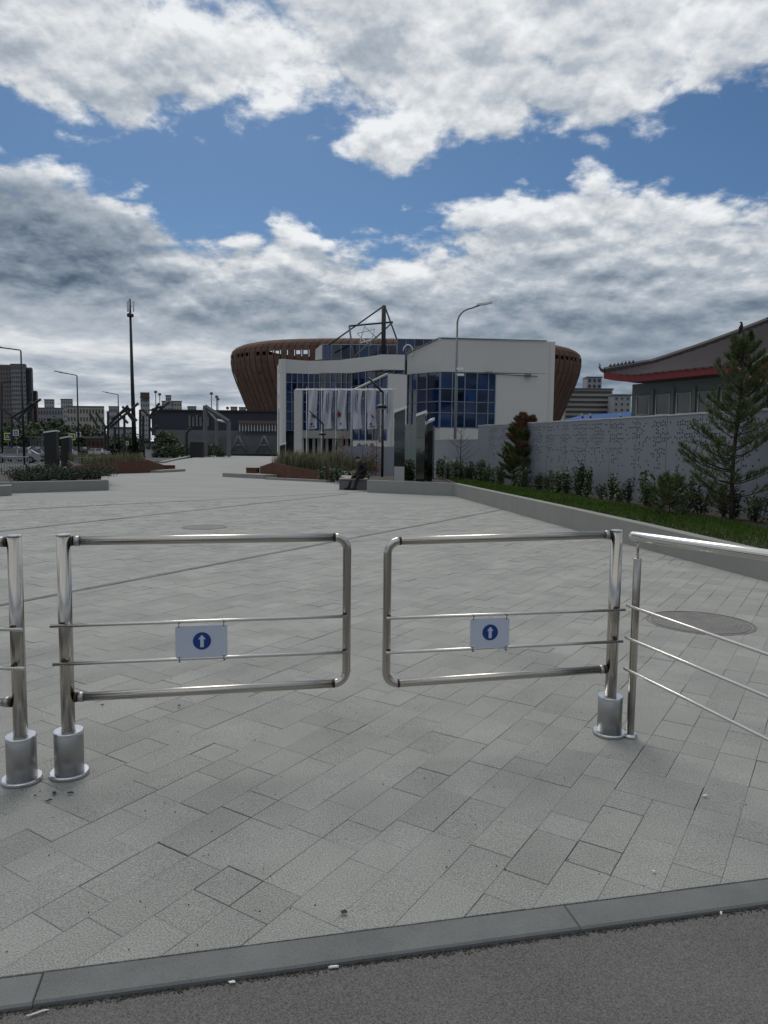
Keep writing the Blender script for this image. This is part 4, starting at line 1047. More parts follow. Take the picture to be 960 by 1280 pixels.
# ================================================================ WHITE BUILDING WITH BLUE GLAZING
wb = thing('cultural_centre', 'white rendered building with curved blue glazing, flags and a roof sculpture', 'building', (0, 60, 0))
def W3(px, py, Y): return P(px, py, Y)
def facade(parent, a, b, ytops, ybots, m, name, th=.4):
    """vertical wall between plan points a=(px,Y) and b, top / bottom given as heights"""
    pa, pb = P(a[0], 562, a[1]), P(b[0], 562, b[1]); d = Vector((pb.x-pa.x, pb.y-pa.y)); n = Vector((-d.y, d.x)).normalized()*th
    m_ = MB(); m_.prism([(pa.x, pa.y), (pb.x, pb.y), (pb.x+n.x, pb.y+n.y), (pa.x+n.x, pa.y+n.y)], [ybots[0], ybots[1], ybots[1], ybots[0]], [ytops[0], ytops[1], ytops[1], ytops[0]])
    return m_.build(name, m, parent)
def glazing(parent, a, b, z0, z1, xs, zs, ztop=None, fr=.07):
    """panes and mullions: xs fractions along, zs fractions up; ztop=(za, zb) for sloping heads"""
    pa, pb = P(a[0], 562, a[1]), P(b[0], 562, b[1]); pa.z = pb.z = 0; d = (pb-pa); L_ = d.length; u = d/L_; n = Vector((-u.y, u.x, 0))
    za, zb = ztop or (z1, z1); rz = math.atan2(d.y, d.x)
    for i in range(len(xs)-1):
        for j in range(len(zs)-1):
            q = []
            for fx, fz in ((xs[i], zs[j]), (xs[i+1], zs[j]), (xs[i+1], zs[j+1]), (xs[i], zs[j+1])):
                p = pa+d*fx; top = za+(zb-za)*fx; q.append(Vector((p.x, p.y, z0+(top-z0)*fz)))
            c = sum(q, Vector())/4; tl = n*rga.uniform(-.02, .02); q = [p+(c-p).normalized()*.03 for p in q]; q[0] -= tl; q[2] += tl
            m_ = MB(); m_.slab(q, n*.05); m_.build('glass_pane', M_glass, parent)
    for fx in xs:
        p = pa+d*fx-n*.03; top = za+(zb-za)*fx; m_ = MB(); m_.box((p.x, p.y, (z0+top)/2), (fr, .14, top-z0), rz); m_.build('mullion', M_mull, parent)
    for fz in zs:
        p, q = pa-n*.035, pb-n*.035; m_ = MB(); m_.path([(p.x, p.y, z0+(za-z0)*fz), (q.x, q.y, z0+(zb-z0)*fz)], fr*.55, 4, True, False); m_.build('transom', M_mull, parent)
ZR = 10.75
# right block : corner at px 549
facade(wb, (549, 60), (683, 62.0), (sz(423, 60, 549), sz(427, 62, 683)), (7.95, 8.1), M_white, 'wall', .5)
facade(wb, (617.5, 61.05), (683, 62.0), (7.94, 8.09), (-1, -1), M_white, 'wall', .5)
facade(wb, (507.5, 64), (549, 60), (sz(443, 64, 507), sz(423, 60, 549)), (8.1, 7.95), M_white, 'wall', .5)
facade(wb, (507.5, 64.05), (549, 60.05), (3.35, 3.35), (-1, -1), M_white, 'wall', .5)
facade(wb, (549, 60.05), (617.5, 61.07), (3.35, 3.4), (-1, -1), M_white, 'wall', .5)
glazing(wb, (508.5, 63.9), (549, 60.08), 3.38, 7.98, [0, .14, .32, .62, 1], [0, .27, .47, .70, 1], (8.10, 7.94))
glazing(wb, (549, 60.10), (617, 61.1), 3.38, 7.94, [0, .21, .30, .44, .66, .87, 1], [0, .27, .47, .70, 1])
facade(wb, (682.6, 62.1), (665, 74), (sz(427, 62, 683), sz(427, 62, 683)), (-1, -1), M_white, 'wall', -.5)
a, b, c, d = P(549, 562, 60.4), P(681, 562, 62.6), P(640, 562, 80), P(507, 562, 80)
m_ = MB(); m_.prism([(a.x, a.y), (b.x, b.y), (c.x, c.y), (d.x, d.y), (P(508, 562, 64.5).x, 64.5)], ZR-.7, ZR-.3); m_.build('roof', M_conc_d, wb)
m_ = MB(); p, q, r_ = W3(549, 422.3, 59.9), W3(683.4, 426.0, 61.85), W3(507.2, 442.5, 63.9); m_.path([r_, p, q], .05, 4, True, False); m_.build('roof_edge', M_conc_d, wb)
m_ = MB(); m_.path([W3(616, 467.5, 60.85), W3(672, 470.5, 61.7)], .035, 4, True, False); m_.build('cable_duct', M_conc_d, wb)
m_ = MB(); m_.box(W3(611, 466, 60.6), (.6, .3, .14)); m_.build('wall_lamp', M_conc_d, wb); m_ = MB(); m_.box(W3(660, 469.3, 61.4), (.5, .3, .2)); m_.build('wall_lamp', M_conc_d, wb)
for px in (583, 596): m_ = MB(); m_.box(W3(px, 548, 60.9), (.75, .2, .45)); m_.build('vent', M_conc_d, wb)
# left block: concave front
PL = [(352.5, 60.0), (366, 60.7), (385, 61.4), (405, 61.6), (425, 61.3), (442, 60.3), (457, 58.9), (468, 57.6), (476, 57.0), (504.5, 57.1)]
top_l = [448.5, 449.6, 451, 450.8, 450, 447.6, 446.0, 444.3, 443.0, 443.4]; bot_l = [466, 466.6, 467.3, 467.3, 467, 465.9, 463.8, 462.6, 461.6, 462.3]
for i in range(len(PL)-1):
    facade(wb, PL[i], PL[i+1], (sz(top_l[i], PL[i][1], PL[i][0]), sz(top_l[i+1], PL[i+1][1], PL[i+1][0])), (sz(bot_l[i], PL[i][1], PL[i][0]), sz(bot_l[i+1], PL[i+1][1], PL[i+1][0])), M_white, 'parapet', .5)
cols = [(357, 60.35), (371, 61.05), (385, 61.5), (399.5, 61.6), (413, 61.5), (427, 61.2), (440, 60.6)]
for i in range(len(cols)-1):
    zt = sz(466.6, cols[i][1], cols[i][0]); zt2 = sz(466.6, cols[i+1][1], cols[i+1][0])
    glazing(wb, cols[i], cols[i+1], 3.0, zt, [0, .5, 1], [0, .16, .33, .5, .67, .84, 1], (zt, zt2), .06)
glazing(wb, (440, 60.6), (457, 59.1), 5.6, 8.0, [0, .5, 1], [0, .5, 1], (sz(466.4, 60.6, 440), sz(464, 59.1, 457)), .06)
glazing(wb, (457, 59.1), (504, 57.5), 6.9, 7.9, [0, .25, .5, .75, 1], [0, 1], (sz(463.5, 59.1, 457), sz(462.4, 57.5, 504)), .06)
# ground storey of the left block
facade(wb, (357, 61.2), (446, 61.0), (2.95, 2.95), (-1, -1), M_dark, 'ground_storey_wall', .3)
for k in range(9):
    p = P(376+k*8.2, 562, 59.5); m_ = MB(); m_.box((p.x, p.y, 1.2), (.22 if k % 3 else .5, .3, 3.6)); m_.build('column', M_trim, wb)
p, q = P(373, 562, 57.5), P(445, 562, 57.5); m_ = MB(); m_.prism([(p.x, 57.5), (q.x, 57.5), (q.x, 61), (p.x, 61)], 2.35, 2.95); m_.build('entrance_canopy', M_conc, wb)
# left flank with slit windows
for x0, x1 in ((346.6, 348.1), (349.0, 350.2), (351.1, 352.7)):
    Y0 = 60+(352.7-x0)*1.15; Y1 = 60+(352.7-x1)*1.15; facade(wb, (x0, Y0), (x1, Y1), (sz(458, Y0, x0), sz(455, Y1, x1)), (-1, -1), M_white, 'pier', .3)
for x0, x1 in ((348.1, 349.0), (350.2, 351.1)):
    Y0 = 60+(352.7-x0)*1.15; Y1 = 60+(352.7-x1)*1.15; facade(wb, (x0, Y0+.15), (x1, Y1+.15), (sz(462, Y0, x0),)*2, (-1, -1), M_glass, 'slit_window', .1)
facade(wb, (346.6, 67), (352.7, 60.02), (sz(460, 67, 346.6), sz(448.5, 60, 352.7)), (sz(464, 67, 346.6), sz(458, 60, 352.7)), M_white, 'parapet', .3)
facade(wb, (353, 60.05), (357, 60.3), (7.8, 7.8), (-1, -1), M_white, 'pier', .4)
# slanted glass entrance volume
M_frame = M_trim
pa, pb = (441, 56.5), (484, 54.5)
glazing(wb, pa, pb, 2.2, 6.8, [0, .2, .4, .6, .8, 1], [0, .25, .5, .75, 1], (sz(488, 56.5, 441), sz(468, 54.5, 484)), .06)
m_ = MB(); m_.path([W3(440, 488.4, 56.4), W3(484.5, 467.5, 54.4)], .10, 4, True, False); m_.build('sloping_frame', M_trim, wb)
facade(wb, (484, 54.4), (507.5, 54.6), (sz(467, 54.4, 484), sz(468.5, 54.6, 507)), (-1, -1), M_white, 'wall', 3)
facade(wb, (441, 56.45), (484, 54.45), (2.2, 2.2), (-1, -1), M_white, 'low_wall', .4)
for k in range(6):
    x = 449+k*8; m_ = MB(); Y = 55.7-k*.1; p = P(x, 562, Y-.25); w = .30; pts = [(p.x-w, p.y, -.4), (p.x+w, p.y, -.4), (p.x+w, p.y, 1.0)]+[(p.x+w*math.cos(q), p.y, 1.0+1.0*math.sin(q)) for q in (.5, 1.0, 1.57, 2.1, 2.6)]+[(p.x-w, p.y, 1.0)]
    m_.slab(pts, (0, -.05, 0)); m_.build('arched_niche', M_conc_d, wb)
# penthouses in blue glass
def glassbox(px0, px1, y0, Y, zb, d, n, rows=2):
    facade(wb, (px0, Y+.12), (px1, Y+.12), (sz(y0, Y, px0),)*2, (zb, zb), M_dark, 'core', d)
    glazing(wb, (px0, Y), (px1, Y), zb, sz(y0, Y, px0), [i/n for i in range(n+1)], [i/rows for i in range(rows+1)], None, .06)
glassbox(403, 494, 430.5, 68, 8.5, 8, 8); glassbox(495, 538, 423.8, 72, 8.5, 8, 4)
m_ = MB(); p = [W3(402.8, 430, 67.9), W3(402.8, 449, 67.9), W3(394, 450, 72), W3(394.5, 436.5, 72)]; m_.slab(p, (.1, 0, 0)); m_.build('glass_end', M_trim, wb)
m_ = MB(); cc = W3(510, 439, 63.2); m_.path([cc+Vector((math.cos(a)*.42, 0, math.sin(a)*.55)) for a in [rad(-60+30*k) for k in range(9)]], .05, 8); m_.build('roof_emblem', M_lampw, wb)
# roof sculpture
t = thing('roof_sculpture', 'open triangular steel sculpture with a six-pointed star on the roof', 'sculpture', (sx(480, 63), 63, 8.5))
YS = 63
def rod(a, b, r, name, m=M_dkst, dy=0, dy2=None): m_ = MB(); m_.path([P(a[0], a[1], YS+dy), P(b[0], b[1], YS+(dy if dy2 is None else dy2))], r, 6); m_.build(name, m, t)
rod((479.8, 382), (479.2, 446), .19, 'mast')
rod((479, 383), (411, 431), .07, 'stay', dy=0, dy2=2); rod((481, 383), (496, 424), .07, 'stay', M_pole, 0, 3)
rod((436.5, 407.5), (491, 402.5), .08, 'triangle_bar'); rod((491, 402.5), (442, 447), .08, 'triangle_bar', M_pole); rod((442, 447), (436.5, 407.5), .08, 'triangle_bar', M_pole)
def st_pt(cx, cy, r, a): return (cx+r*math.cos(a), cy-r*.95*math.sin(a))
for s0 in (rad(105), rad(165)):
    for k in range(3): rod(st_pt(459, 420, 13.2, s0+k*2*math.pi/3), st_pt(459, 420, 13.2, s0+(k+1)*2*math.pi/3), .05, 'star_bar', M_lampw)

# flags
for k, (px, red) in enumerate(((392.5, 1), (411, 0), (429, 1), (448, 0), (466, 1), (485, 0))):
    Y = 50; x = sx(px, Y); z1, z0 = sz(487, Y, px), sz(537, Y, px)
    t = thing('banner_flag', ['white banner, leftmost of the six by the entrance', 'white banner with blue vertical print, second from the left by the entrance', 'white banner with red mark, third from the left by the entrance',
        'white banner with blue vertical print, fourth from the left by the entrance', 'white banner with dark mark, fifth from the left by the entrance', 'white banner, rightmost of the six by the entrance, beside the lamp'][k], 'flag', (x, Y, 0), group='white banners in front of the entrance')
    m_ = MB(); m_.tube((x-.52, Y, -.2), (x-.52, Y, z1+.15), .022, 8, .018); m_.build('pole', M_lampw, t)
    m_ = MB(); m_.tube((x-.52, Y, z1+.05), (x+.55, Y, z1+.05), .02, 6); m_.build('top_bar', M_lampw, t)
    def fl(u, v, off): return Vector((x-.42+u*.66*(1-.12*math.sin(v*3.1))+.03*math.sin(v*4+k), Y-.02+.16*math.sin(u*7+v*5+k*1.3)-off, z1-(z1-z0)*v*(1-.03*u)))
    nu, nv = 10, 20
    m_ = MB(); m_.add([fl(i/nu, j/nv, 0) for j in range(nv+1) for i in range(nu+1)], [(j*(nu+1)+i, j*(nu+1)+i+1, (j+1)*(nu+1)+i+1, (j+1)*(nu+1)+i) for j in range(nv) for i in range(nu)], True)
    m_.build('cloth', M_flag, t)
    m_ = MB()
    for (u0, u1, v0, v1) in (((.35, .42, .12, .55), (.52, .60, .08, .60)) if not red else ((.30, .5, .84, .90), (.2, .8, .93, .95))):
        m_.add([fl(u, v, .012) for v in [v0+(v1-v0)*j/8 for j in range(9)] for u in (u0, u1)], [(2*j, 2*j+1, 2*j+3, 2*j+2) for j in range(8)])
    m_.build('printed_mark', M_flagp, t)
    if red:
        m_ = MB(); a, b, c, d = fl(.10, .50, .02), fl(.35, .58, .02), fl(.9, .74, .02), fl(.5, .70, .02); m_.add([a, b, c, d], [(0, 1, 2, 3)]); m_.build('dark_swoosh', M_flagp, t)
        m_ = MB(); a, b, c, d = fl(.05, .58, .02), fl(.42, .58, .02), fl(.42, .66, .02), fl(.05, .70, .02); m_.add([a, b, c, d], [(0, 1, 2, 3)]); m_.build('red_mark', M_flagr, t)
t = thing('banner_portal', 'pale slim portal beam and posts carrying the banners at the entrance', 'frame', (sx(372, 51), 51, 0))
p, q = W3(369.5, 487, 51.5), W3(490, 487.5, 51.5)
m_ = MB(); m_.path([p, q], .06, 4, True, False); m_.build('beam', M_lampw, t)
for px, w in ((372.5, .28), (489, .10)):
    x = sx(px, 51.5); m_ = MB(); m_.box((x, 51.6, (p.z-.3)/2), (w*2, .3, p.z+.3)); m_.build('post', M_trim, t)

# ================================================================ TILE-ROOFED HALL WITH RED EAVES
ch = thing('pagoda_hall', 'low hall with a big grey tiled roof, red eaves and an upturned corner', 'building', (13, 38, 0))
A, B = Vector((12.95, 38.2, 0)), Vector((20.5, 26.5, 0)); dd = (B-A).normalized(); nn = Vector((-dd.y, dd.x, 0))  # nn points away from the wall plane
if nn.y < 0: nn = -nn
def cp(s, off, z): p = A+dd*s+nn*off; return Vector((p.x, p.y, z))
Lh = (B-A).length
m_ = MB(); m_.slab([cp(0, 0, 0), cp(Lh, 0, 0), cp(Lh, 0, 5.2), cp(0, 0, 5.05)], nn*.3); m_.build('wall', M_pwall, ch)
m_ = MB(); m_.slab([cp(0, .3, 0), cp(0, 12, 0), cp(0, 12, 4.9), cp(0, .3, 4.9)], dd*.3); m_.build('wall', M_pwall, ch)
m_ = MB(); m_.slab([cp(-.25, -.3, 3.10), cp(Lh, -.3, 3.10), cp(Lh, -.3, 3.36), cp(-.25, -.3, 3.36)], nn*.295); m_.build('ledge', M_roof_d, ch)
for k in range(9):
    s = .35+k*1.18
    m_ = MB(); m_.slab([cp(s, -.03, 3.42), cp(s+.78, -.03, 3.42), cp(s+.78, -.03, 4.42), cp(s, -.03, 4.42)], nn*.02); w = m_.build('window', M_cglass, ch)
    m_ = MB(); q = [cp(s, -.06, 3.42), cp(s+.78, -.06, 3.42), cp(s+.78, -.06, 4.42), cp(s, -.06, 4.42)]
    m_.path(q+[q[0]], .035, 4, False, False); m_.build('window_frame', M_trim, w)
    m_ = MB(); m_.slab([cp(s+.86, -.10, 3.37), cp(s+1.04, -.10, 3.37), cp(s+1.04, -.10, 4.7), cp(s+.86, -.10, 4.7)], nn*.10); m_.build('pilaster', M_pwall, ch)
# eave line: rises at the corner
def eave(s): return 4.92+.36*max(0, (1.4-s)/2.4)**2*1.0 + .008*s
ss_ = [-.80+i*.5 for i in range(32)]
vs = []
for s in ss_:
    o = -1.15-.25*max(0, (1.4-s)/3)**1.5; z = eave(s); vs += [cp(s, o, z+.12), cp(s, o, z+.46), cp(s, o+.12, z+.46), cp(s, o+.12, z+.12)]
m_ = MB(); m_.add(vs, [(4*i+a, 4*i+4+a, 4*i+4+(a+1) % 4, 4*i+(a+1) % 4) for i in range(len(ss_)-1) for a in range(4)]+[(0, 1, 2, 3)]); m_.build('red_fascia', M_red, ch)
vs = []
for s in ss_: z = eave(s); vs += [cp(s, -1.05, z+.16), cp(s, .05, z+.10)]
m_ = MB(); m_.add(vs, [(2*i, 2*i+1, 2*i+3, 2*i+2) for i in range(len(ss_)-1)]); m_.build('soffit', M_roof_d, ch)
# roof surface, concave pitch, hip edge on the left
def roofp(s, v):                                        # s along eave, v 0..1 up the slope
    e = eave(s)+.44; off = -1.2+v*7.6; z = e+3.05*(.82*v+.18*v*v)
    return off, z
hip = lambda v: -.85+v*4.3                                # hip edge moves in along the eave as the roof climbs
nv = 14; vs = []; cols_ = 44
for j in range(nv+1):
    v = j/nv
    for i in range(cols_+1):
        s = hip(v)+(15.2-hip(v))*i/cols_; off, z = roofp(s if v < .25 else max(s, 1.6), v); vs.append(cp(s, off, z))
m_ = MB(); m_.add(vs, [(j*(cols_+1)+i, j*(cols_+1)+i+1, (j+1)*(cols_+1)+i+1, (j+1)*(cols_+1)+i) for j in range(nv) for i in range(cols_)]); m_.build('roof', M_roof, ch)
m_ = MB()
for k in range(100):
    s = -1.0+k*.16
    pts = []
    for j in range(nv+1):
        v = j/nv
        if s < hip(v): break
        off, z = roofp(s if v < .25 else max(s, 1.6), v); pts.append(cp(s, off, z+.03))
    if len(pts) > 1: m_.path(pts, .030, 4, True, False)
m_.build('tile_ribs', M_roof, ch, kind='stuff')
hp = [cp(hip(j/nv), *roofp(hip(j/nv) if j/nv < .25 else max(hip(j/nv), 1.6), j/nv)) for j in range(nv+1)]
m_ = MB(); m_.path([p+Vector((0, 0, .06)) for p in hp], .21, 6, True, False); m_.build('hip_ridge', M_roof_d, ch)
m_ = MB(); m_.path([p+Vector((0, 0, -.14)) for p in hp[1:]], .09, 4, True, False); m_.build('red_verge', M_red, ch)
m_ = MB(); tip = hp[0]; m_.path([tip+Vector((.1, 0, .05)), tip+Vector((-.15, .05, .12)), tip+Vector((-.25, .1, .28)), tip+Vector((-.21, .1, .40)), tip+Vector((-.29, .1, .48))], [.13, .08, .05, .03, .015], 6); m_.build('upturned_finial', M_roof_d, ch)
for k in range(7):
    p = hp[0].lerp(hp[2], .25+k*.16)+Vector((0, 0, .18))
    m_ = MB(); m_.path([p, p+Vector((-.03, 0, .09)), p+Vector((.03, 0, .16)), p+Vector((-.02, 0, .21))], [.06, .07, .045, .02], 6); m_.build('ridge_figure', M_roof_d, ch)
for k in range(26):
    s = .2+k*.42; m_ = MB(); q = cp(s, -1.24, eave(s)+.45); m_.lathe(q, [(.05, -.03), (.06, .02), (.02, .06)], 8); m_.build('eave_tile', M_roof_d, ch)
pa = cp(4.9, 3.6, 0)
rp2 = [cp(hip(1), *roofp(hip(1), 1)), cp(15.2, *roofp(15.2, 1))]
m_ = MB(); m_.path([p+Vector((0, 0, .12)) for p in rp2], .2, 6, True, False); m_.build('main_ridge', M_roof_d, ch)
m_ = MB(); c0 = P(952, 448, 30)
g0 = [P(925, 464, 29.8), P(940, 459, 29.6), P(958, 447, 29.4), P(985, 432, 29.2), P(1010, 447, 29), P(1040, 462, 29)]
m_.path(g0, .11, 6); m_.build('porch_gable_edge', M_roof_d, ch)
m_ = MB(); m_.slab([p+Vector((0, .12, -.12)) for p in g0]+[P(1040, 480, 29.2), P(930, 474, 29.9)], (0, .1, 0)); m_.build('porch_gable', M_red, ch)
m_ = MB(); m_.path([P(930, 470, 29.5), P(960, 478, 29.3), P(1000, 486, 29.1)], .07, 6); m_.build('porch_trim', mat('pink_trim', (.42, .20, .20), .6), ch)
# magpie-like bird sitting on the pine tip stays a dark silhouette in the photograph
# blue roof
t = thing('blue_roofed_shed', 'low shed with a bright blue roof behind the perforated wall', 'shed', (14, 46, 0))
m_ = MB(); q = [P(690, 529.5, 44), P(726, 519, 46), P(790, 515, 44.5), P(792, 530, 42), P(700, 533, 42)]; m_.slab(q, (0, 0, -.12)); m_.build('roof', M_roofblue, t)
m_ = MB(); a, b = P(692, 530, 43.5), P(788, 530, 43); m_.prism([(a.x, a.y), (b.x, b.y), (b.x, b.y+2), (a.x, a.y+2)], 0, [a.z-.15, b.z-.15, b.z-.15, a.z-.15]); m_.build('wall', M_conc_d, t)
for px in (727, 737, 775): m_ = MB(); m_.path([P(px, 517.5, 43.9), P(px+1.5, 522, 43.2)], .06, 4); m_.build('roof_bracket', M_black, t)

# ================================================================ DISTANT BUILDINGS
def far_block(label, x0, x1, y0, Y, d_, m, nx, nz, ybot=560, wm=None, wf=(.5, .5), group=None, name='apartment_block', top=None, cat='building', one=False):
    d = min(d_, 7.0); a, b = P(x0, 562, Y), P(x1, 562, Y); z1, z0 = P((x0+x1)/2, y0, Y).z, P((x0+x1)/2, ybot, Y).z
    t = thing(name, label, cat, (a.x, Y, 0), group=group)
    m_ = MB(); m_.prism([(a.x, Y), (b.x, Y), (b.x-d*.35, Y+d), (a.x, Y+d)], -3 if ybot > 500 else z0, z1); m_.build('wall', m, t)
    m_ = MB(); m_.prism([(a.x-.3, Y-.3), (b.x+.3, Y-.3), (b.x-d*.35, Y+d), (a.x, Y+d)], z1+.01, z1+(z1-z0)*.02+.3); m_.build('roof_edge', M_conc_d, t)
    w = (b.x-a.x)/nx; h = (z1-max(z0, 1))/nz; proto = None; z0 = max(z0, 1)
    for j in range(nz):
        for i in range(nx):
            cx, cz = a.x+w*(i+.5), z0+h*(j+.5)
            if proto is None:
                q = MB(); q.box((0, 0, 0), (w*wf[0], .3, h*wf[1])); proto = q.build('window', wm or M_cglass, t, world=False); o = proto
            else:
                o = proto.copy(); COL.objects.link(o); KIDS[t.name].append(o)
            o.location = Vector((cx-a.x, -.1, cz))
    return t
Mf = {k: mat('far_'+k, c, .85, world=True, var=.12, scale=.05) for k, c in dict(brown=(.15, .13, .125), grey=(.21, .215, .225), dark=(.07, .062, .065), tan=(.34, .32, .28), pale=(.30, .31, .33), red=(.11, .06, .05)).items()}
M_fwin = mat('far_window', (.035, .04, .05), .3)
far_block('brown high-rise slab at the far left edge', -14, 17, 458.5, 420, 25, Mf['brown'], 9, 18, wm=M_fwin, wf=(.4, .5))
far_block('grey high-rise tower with a small roof box at the far left', 17, 34.5, 457.5, 415, 25, Mf['grey'], 7, 18, wm=M_fwin, wf=(.4, .5))
far_block('small box on top of the grey high-rise tower', 21, 32, 456.3, 419, 8, Mf['grey'], 2, 1, ybot=457.3, name='roof_box', cat='roof box', wm=M_fwin)
far_block('dark narrow high-rise right beside the grey tower', 35, 42, 462, 418, 22, Mf['dark'], 3, 17, wm=M_fwin, wf=(.4, .5))
far_block('lower dark red-brown block right of the high-rises', 42.2, 47.5, 490.5, 425, 20, Mf['red'], 3, 12, wm=M_fwin, wf=(.4, .5))
far_block('long grey office block with dark windows left of the pale one', 48, 80, 511, 520, 25, Mf['grey'], 9, 5, wm=M_fwin, wf=(.45, .5))
far_block('pale office block with dark square windows and a brown roof edge', 85, 131, 509, 500, 30, Mf['tan'], 12, 5, wm=M_fwin, wf=(.4, .5))
far_block('hazy pale tower behind the long grey office block, left one', 57, 69, 500.5, 900, 25, Mf['pale'], 4, 10, wm=M_fwin, wf=(.4, .4))
far_block('hazy pale tower behind the office blocks, right one', 77.5, 92, 500, 880, 25, Mf['pale'], 5, 10, wm=M_fwin, wf=(.4, .4))
far_block('small distant pale block left of the slanted beams', 137, 150, 509, 800, 25, Mf['pale'], 5, 6, wm=M_fwin)
far_block('brown-topped narrow tower right of the tall mast', 176.5, 188, 497.5, 700, 25, Mf['pale'], 4, 10, wm=M_fwin, wf=(.4, .4))
far_block('dark brown top storeys of the narrow tower right of the mast', 176.5, 188, 491, 696, 22, Mf['red'], 4, 2, ybot=497.5, name='tower_top', cat='tower top', wm=M_fwin, wf=(.4, .5))
far_block('distant light apartment block with stepped roof over the podium', 203, 228, 502.5, 750, 25, Mf['tan'], 8, 9, wm=M_fwin, wf=(.4, .4))
far_block('narrow taller tower of the stepped apartment block over the podium', 208, 215, 495.5, 748, 20, Mf['pale'], 3, 10, wm=M_fwin, wf=(.4, .4))
far_block('small distant block just left of the thin poles', 235, 246, 509, 850, 25, Mf['grey'], 4, 5, wm=M_fwin)
far_block('small distant block just left of the arena, left one', 288.5, 297, 509.5, 850, 25, Mf['grey'], 3, 5, wm=M_fwin)
far_block('small distant block just left of the arena, right one', 299, 308, 510, 850, 25, Mf['grey'], 3, 5, wm=M_fwin)
t = far_block('stepped hotel building with long dark balcony bands right of the arena', 704, 763, 487, 290, 25, Mf['tan'], 1, 7, wm=M_fwin, wf=(.94, .42), name='hotel', ybot=530)
far_block('roof box on top of the banded hotel building', 731, 749, 472, 294, 8, Mf['pale'], 3, 2, ybot=486, name='roof_box', cat='roof box', wm=M_fwin)
far_block('pale plain block between the hotel and the red-eaved hall', 764.5, 786, 494.5, 280, 20, Mf['pale'], 3, 5, ybot=530, wm=M_fwin, wf=(.3, .3))
far_block('long grey shed behind the parked cars at the left edge', -10, 14, 550, 150, 10, Mf['pale'], 6, 1, ybot=562, name='shed', wm=Mf['grey'])
far_block('long pale low shop behind the parked cars', 24, 60, 547.5, 150, 8, Mf['tan'], 10, 1, ybot=560, name='low_shop', wm=M_fwin, wf=(.5, .6))
far_block('low grey wall building between the slanted beams', 137, 170, 535.5, 190, 8, Mf['pale'], 5, 1, ybot=560, name='low_building', wm=Mf['grey'])
far_block('brown timber kiosk row behind the white cars', 108, 130, 548, 120, 4, mat('brown_boards', (.11, .05, .03), .8, var=.3, scale=2), 4, 1, ybot=560, name='kiosk', wm=M_dark, cat='kiosk')
far_block('white utility box behind the road kerb', 181.5, 195, 557, 118, 3, M_trim, 2, 1, ybot=565, name='utility_box', wm=M_dark, cat='box')

# dark trees behind the car park
rg = random.Random(55)
spots = [(-3, 540, 5.8), (14, 536, 6), (30, 527, 6.2), (44, 533, 6), (57, 537, 5.8), (70, 529, 6), (83, 541, 5.4), (97, 539, 5.6), (112, 536, 5.6), (124, 545, 5), (146, 548, 4.8), (163, 545, 5), (205, 542, 4.5), (216, 546, 4), (152, 552, 4.2)]
spots = spots+[(182, 549, 4)]
tree_words = ['at the left edge', 'below the grey tower', 'right below the dark narrow high-rise', 'left of the crossing signs pole', 'under the left hazy tower', 'above the dark kiosk pillars', 'below the pale office block, left one', 'below the middle of the pale office block',
              'below the right end of the pale office block', 'beside the brown kiosk row', 'between the slanted beams', 'at the foot of the tall mast', 'at the left end of the podium', 'in front of the podium wall', 'low beside the mast foot', 'behind the white utility box']
for k, (px, yt, r) in enumerate(spots):
    Y = 165+rg.uniform(-18, 18) if px < 135 else 122+rg.uniform(-4, 6)
    h = P(px, yt, Y).z; x = sx(px, Y)
    leafy_tree('leafy_tree', 'dark green bushy tree '+tree_words[k], 'tree', (x, Y, -.3), h+.3, r*(.75 if px < 135 else .45), 100+k, M_leaf, 1100, .42 if px < 135 else .22, .25, .8, group='dark trees behind the car park', tr_h=.12)
for k, (px, yt) in enumerate(((208, 556), (218, 554), (228, 557), (238, 559), (196, 558), (260, 558), (268, 556), (277, 556))):
    Y = 118; h = P(px, yt, Y).z
    leafy_tree('round_bush', 'small green bush at the far edge of the plaza', 'bush', (sx(px, Y), Y, -.2), h+.3, .9, 140+k, M_shrub, 300, .14, .05, .8, group='small bushes at the far plaza edge', tr_h=.05)
# verge and car park surface
m_ = MB(); m_.prism([(-90, 46), (-24, 46), (-28, 90), (-36, 150), (-120, 150)], -.29, -.22); m_.build('car_park', M_asph_far, kind='structure')
m_ = MB(); m_.prism([(-36, 30), (-16.6, 30), (-17.8, 44), (-24, 44.5), (-40, 44.5)], -.29, -.02); m_.build('verge', mat('verge_green', (.035, .05, .018), .95, var=.4, scale=1, world=True), kind='structure')
for (a, b, lab) in (((172, 569.5), (250, 567.0), 'pale road kerb at the far left edge of the plaza'), ((205, 579), (252, 568), 'pale kerb edging the plaza beside the road')):
    A_, B_ = G(*a).xy, G(*b).xy; n_ = Vector((-(B_-A_).y, (B_-A_).x)).normalized()*.5
    m_ = MB(); m_.prism([A_, B_, B_+n_, A_+n_], -.25, .16); tag(m_.build('road_kerb', M_conc, kind='structure'), None)

# ---- low railings on the left
def low_railing(label, x0, y0, x1, y1, h, n):
    A_, B_ = G(x0, y0), G(x1, y1); t = thing('low_railing', label, 'railing', (A_.x, A_.y, 0))
    for z in (h, h*.35): m_ = MB(); m_.path([(A_.x, A_.y, z), (B_.x, B_.y, z)], .025, 6); m_.build('rail', M_pole, t)
    for i in range(n+1):
        p = A_.lerp(B_, i/n); m_ = MB(); m_.tube((p.x, p.y, -.1), (p.x, p.y, h), .018, 6); m_.build('baluster', M_pole, t)
low_railing('low grey railing at the left edge behind the junipers', -5, 598, 36, 596, .95, 12)
low_railing('low pale railing in front of the white parked car', 94, 592, 128, 589, .85, 22)

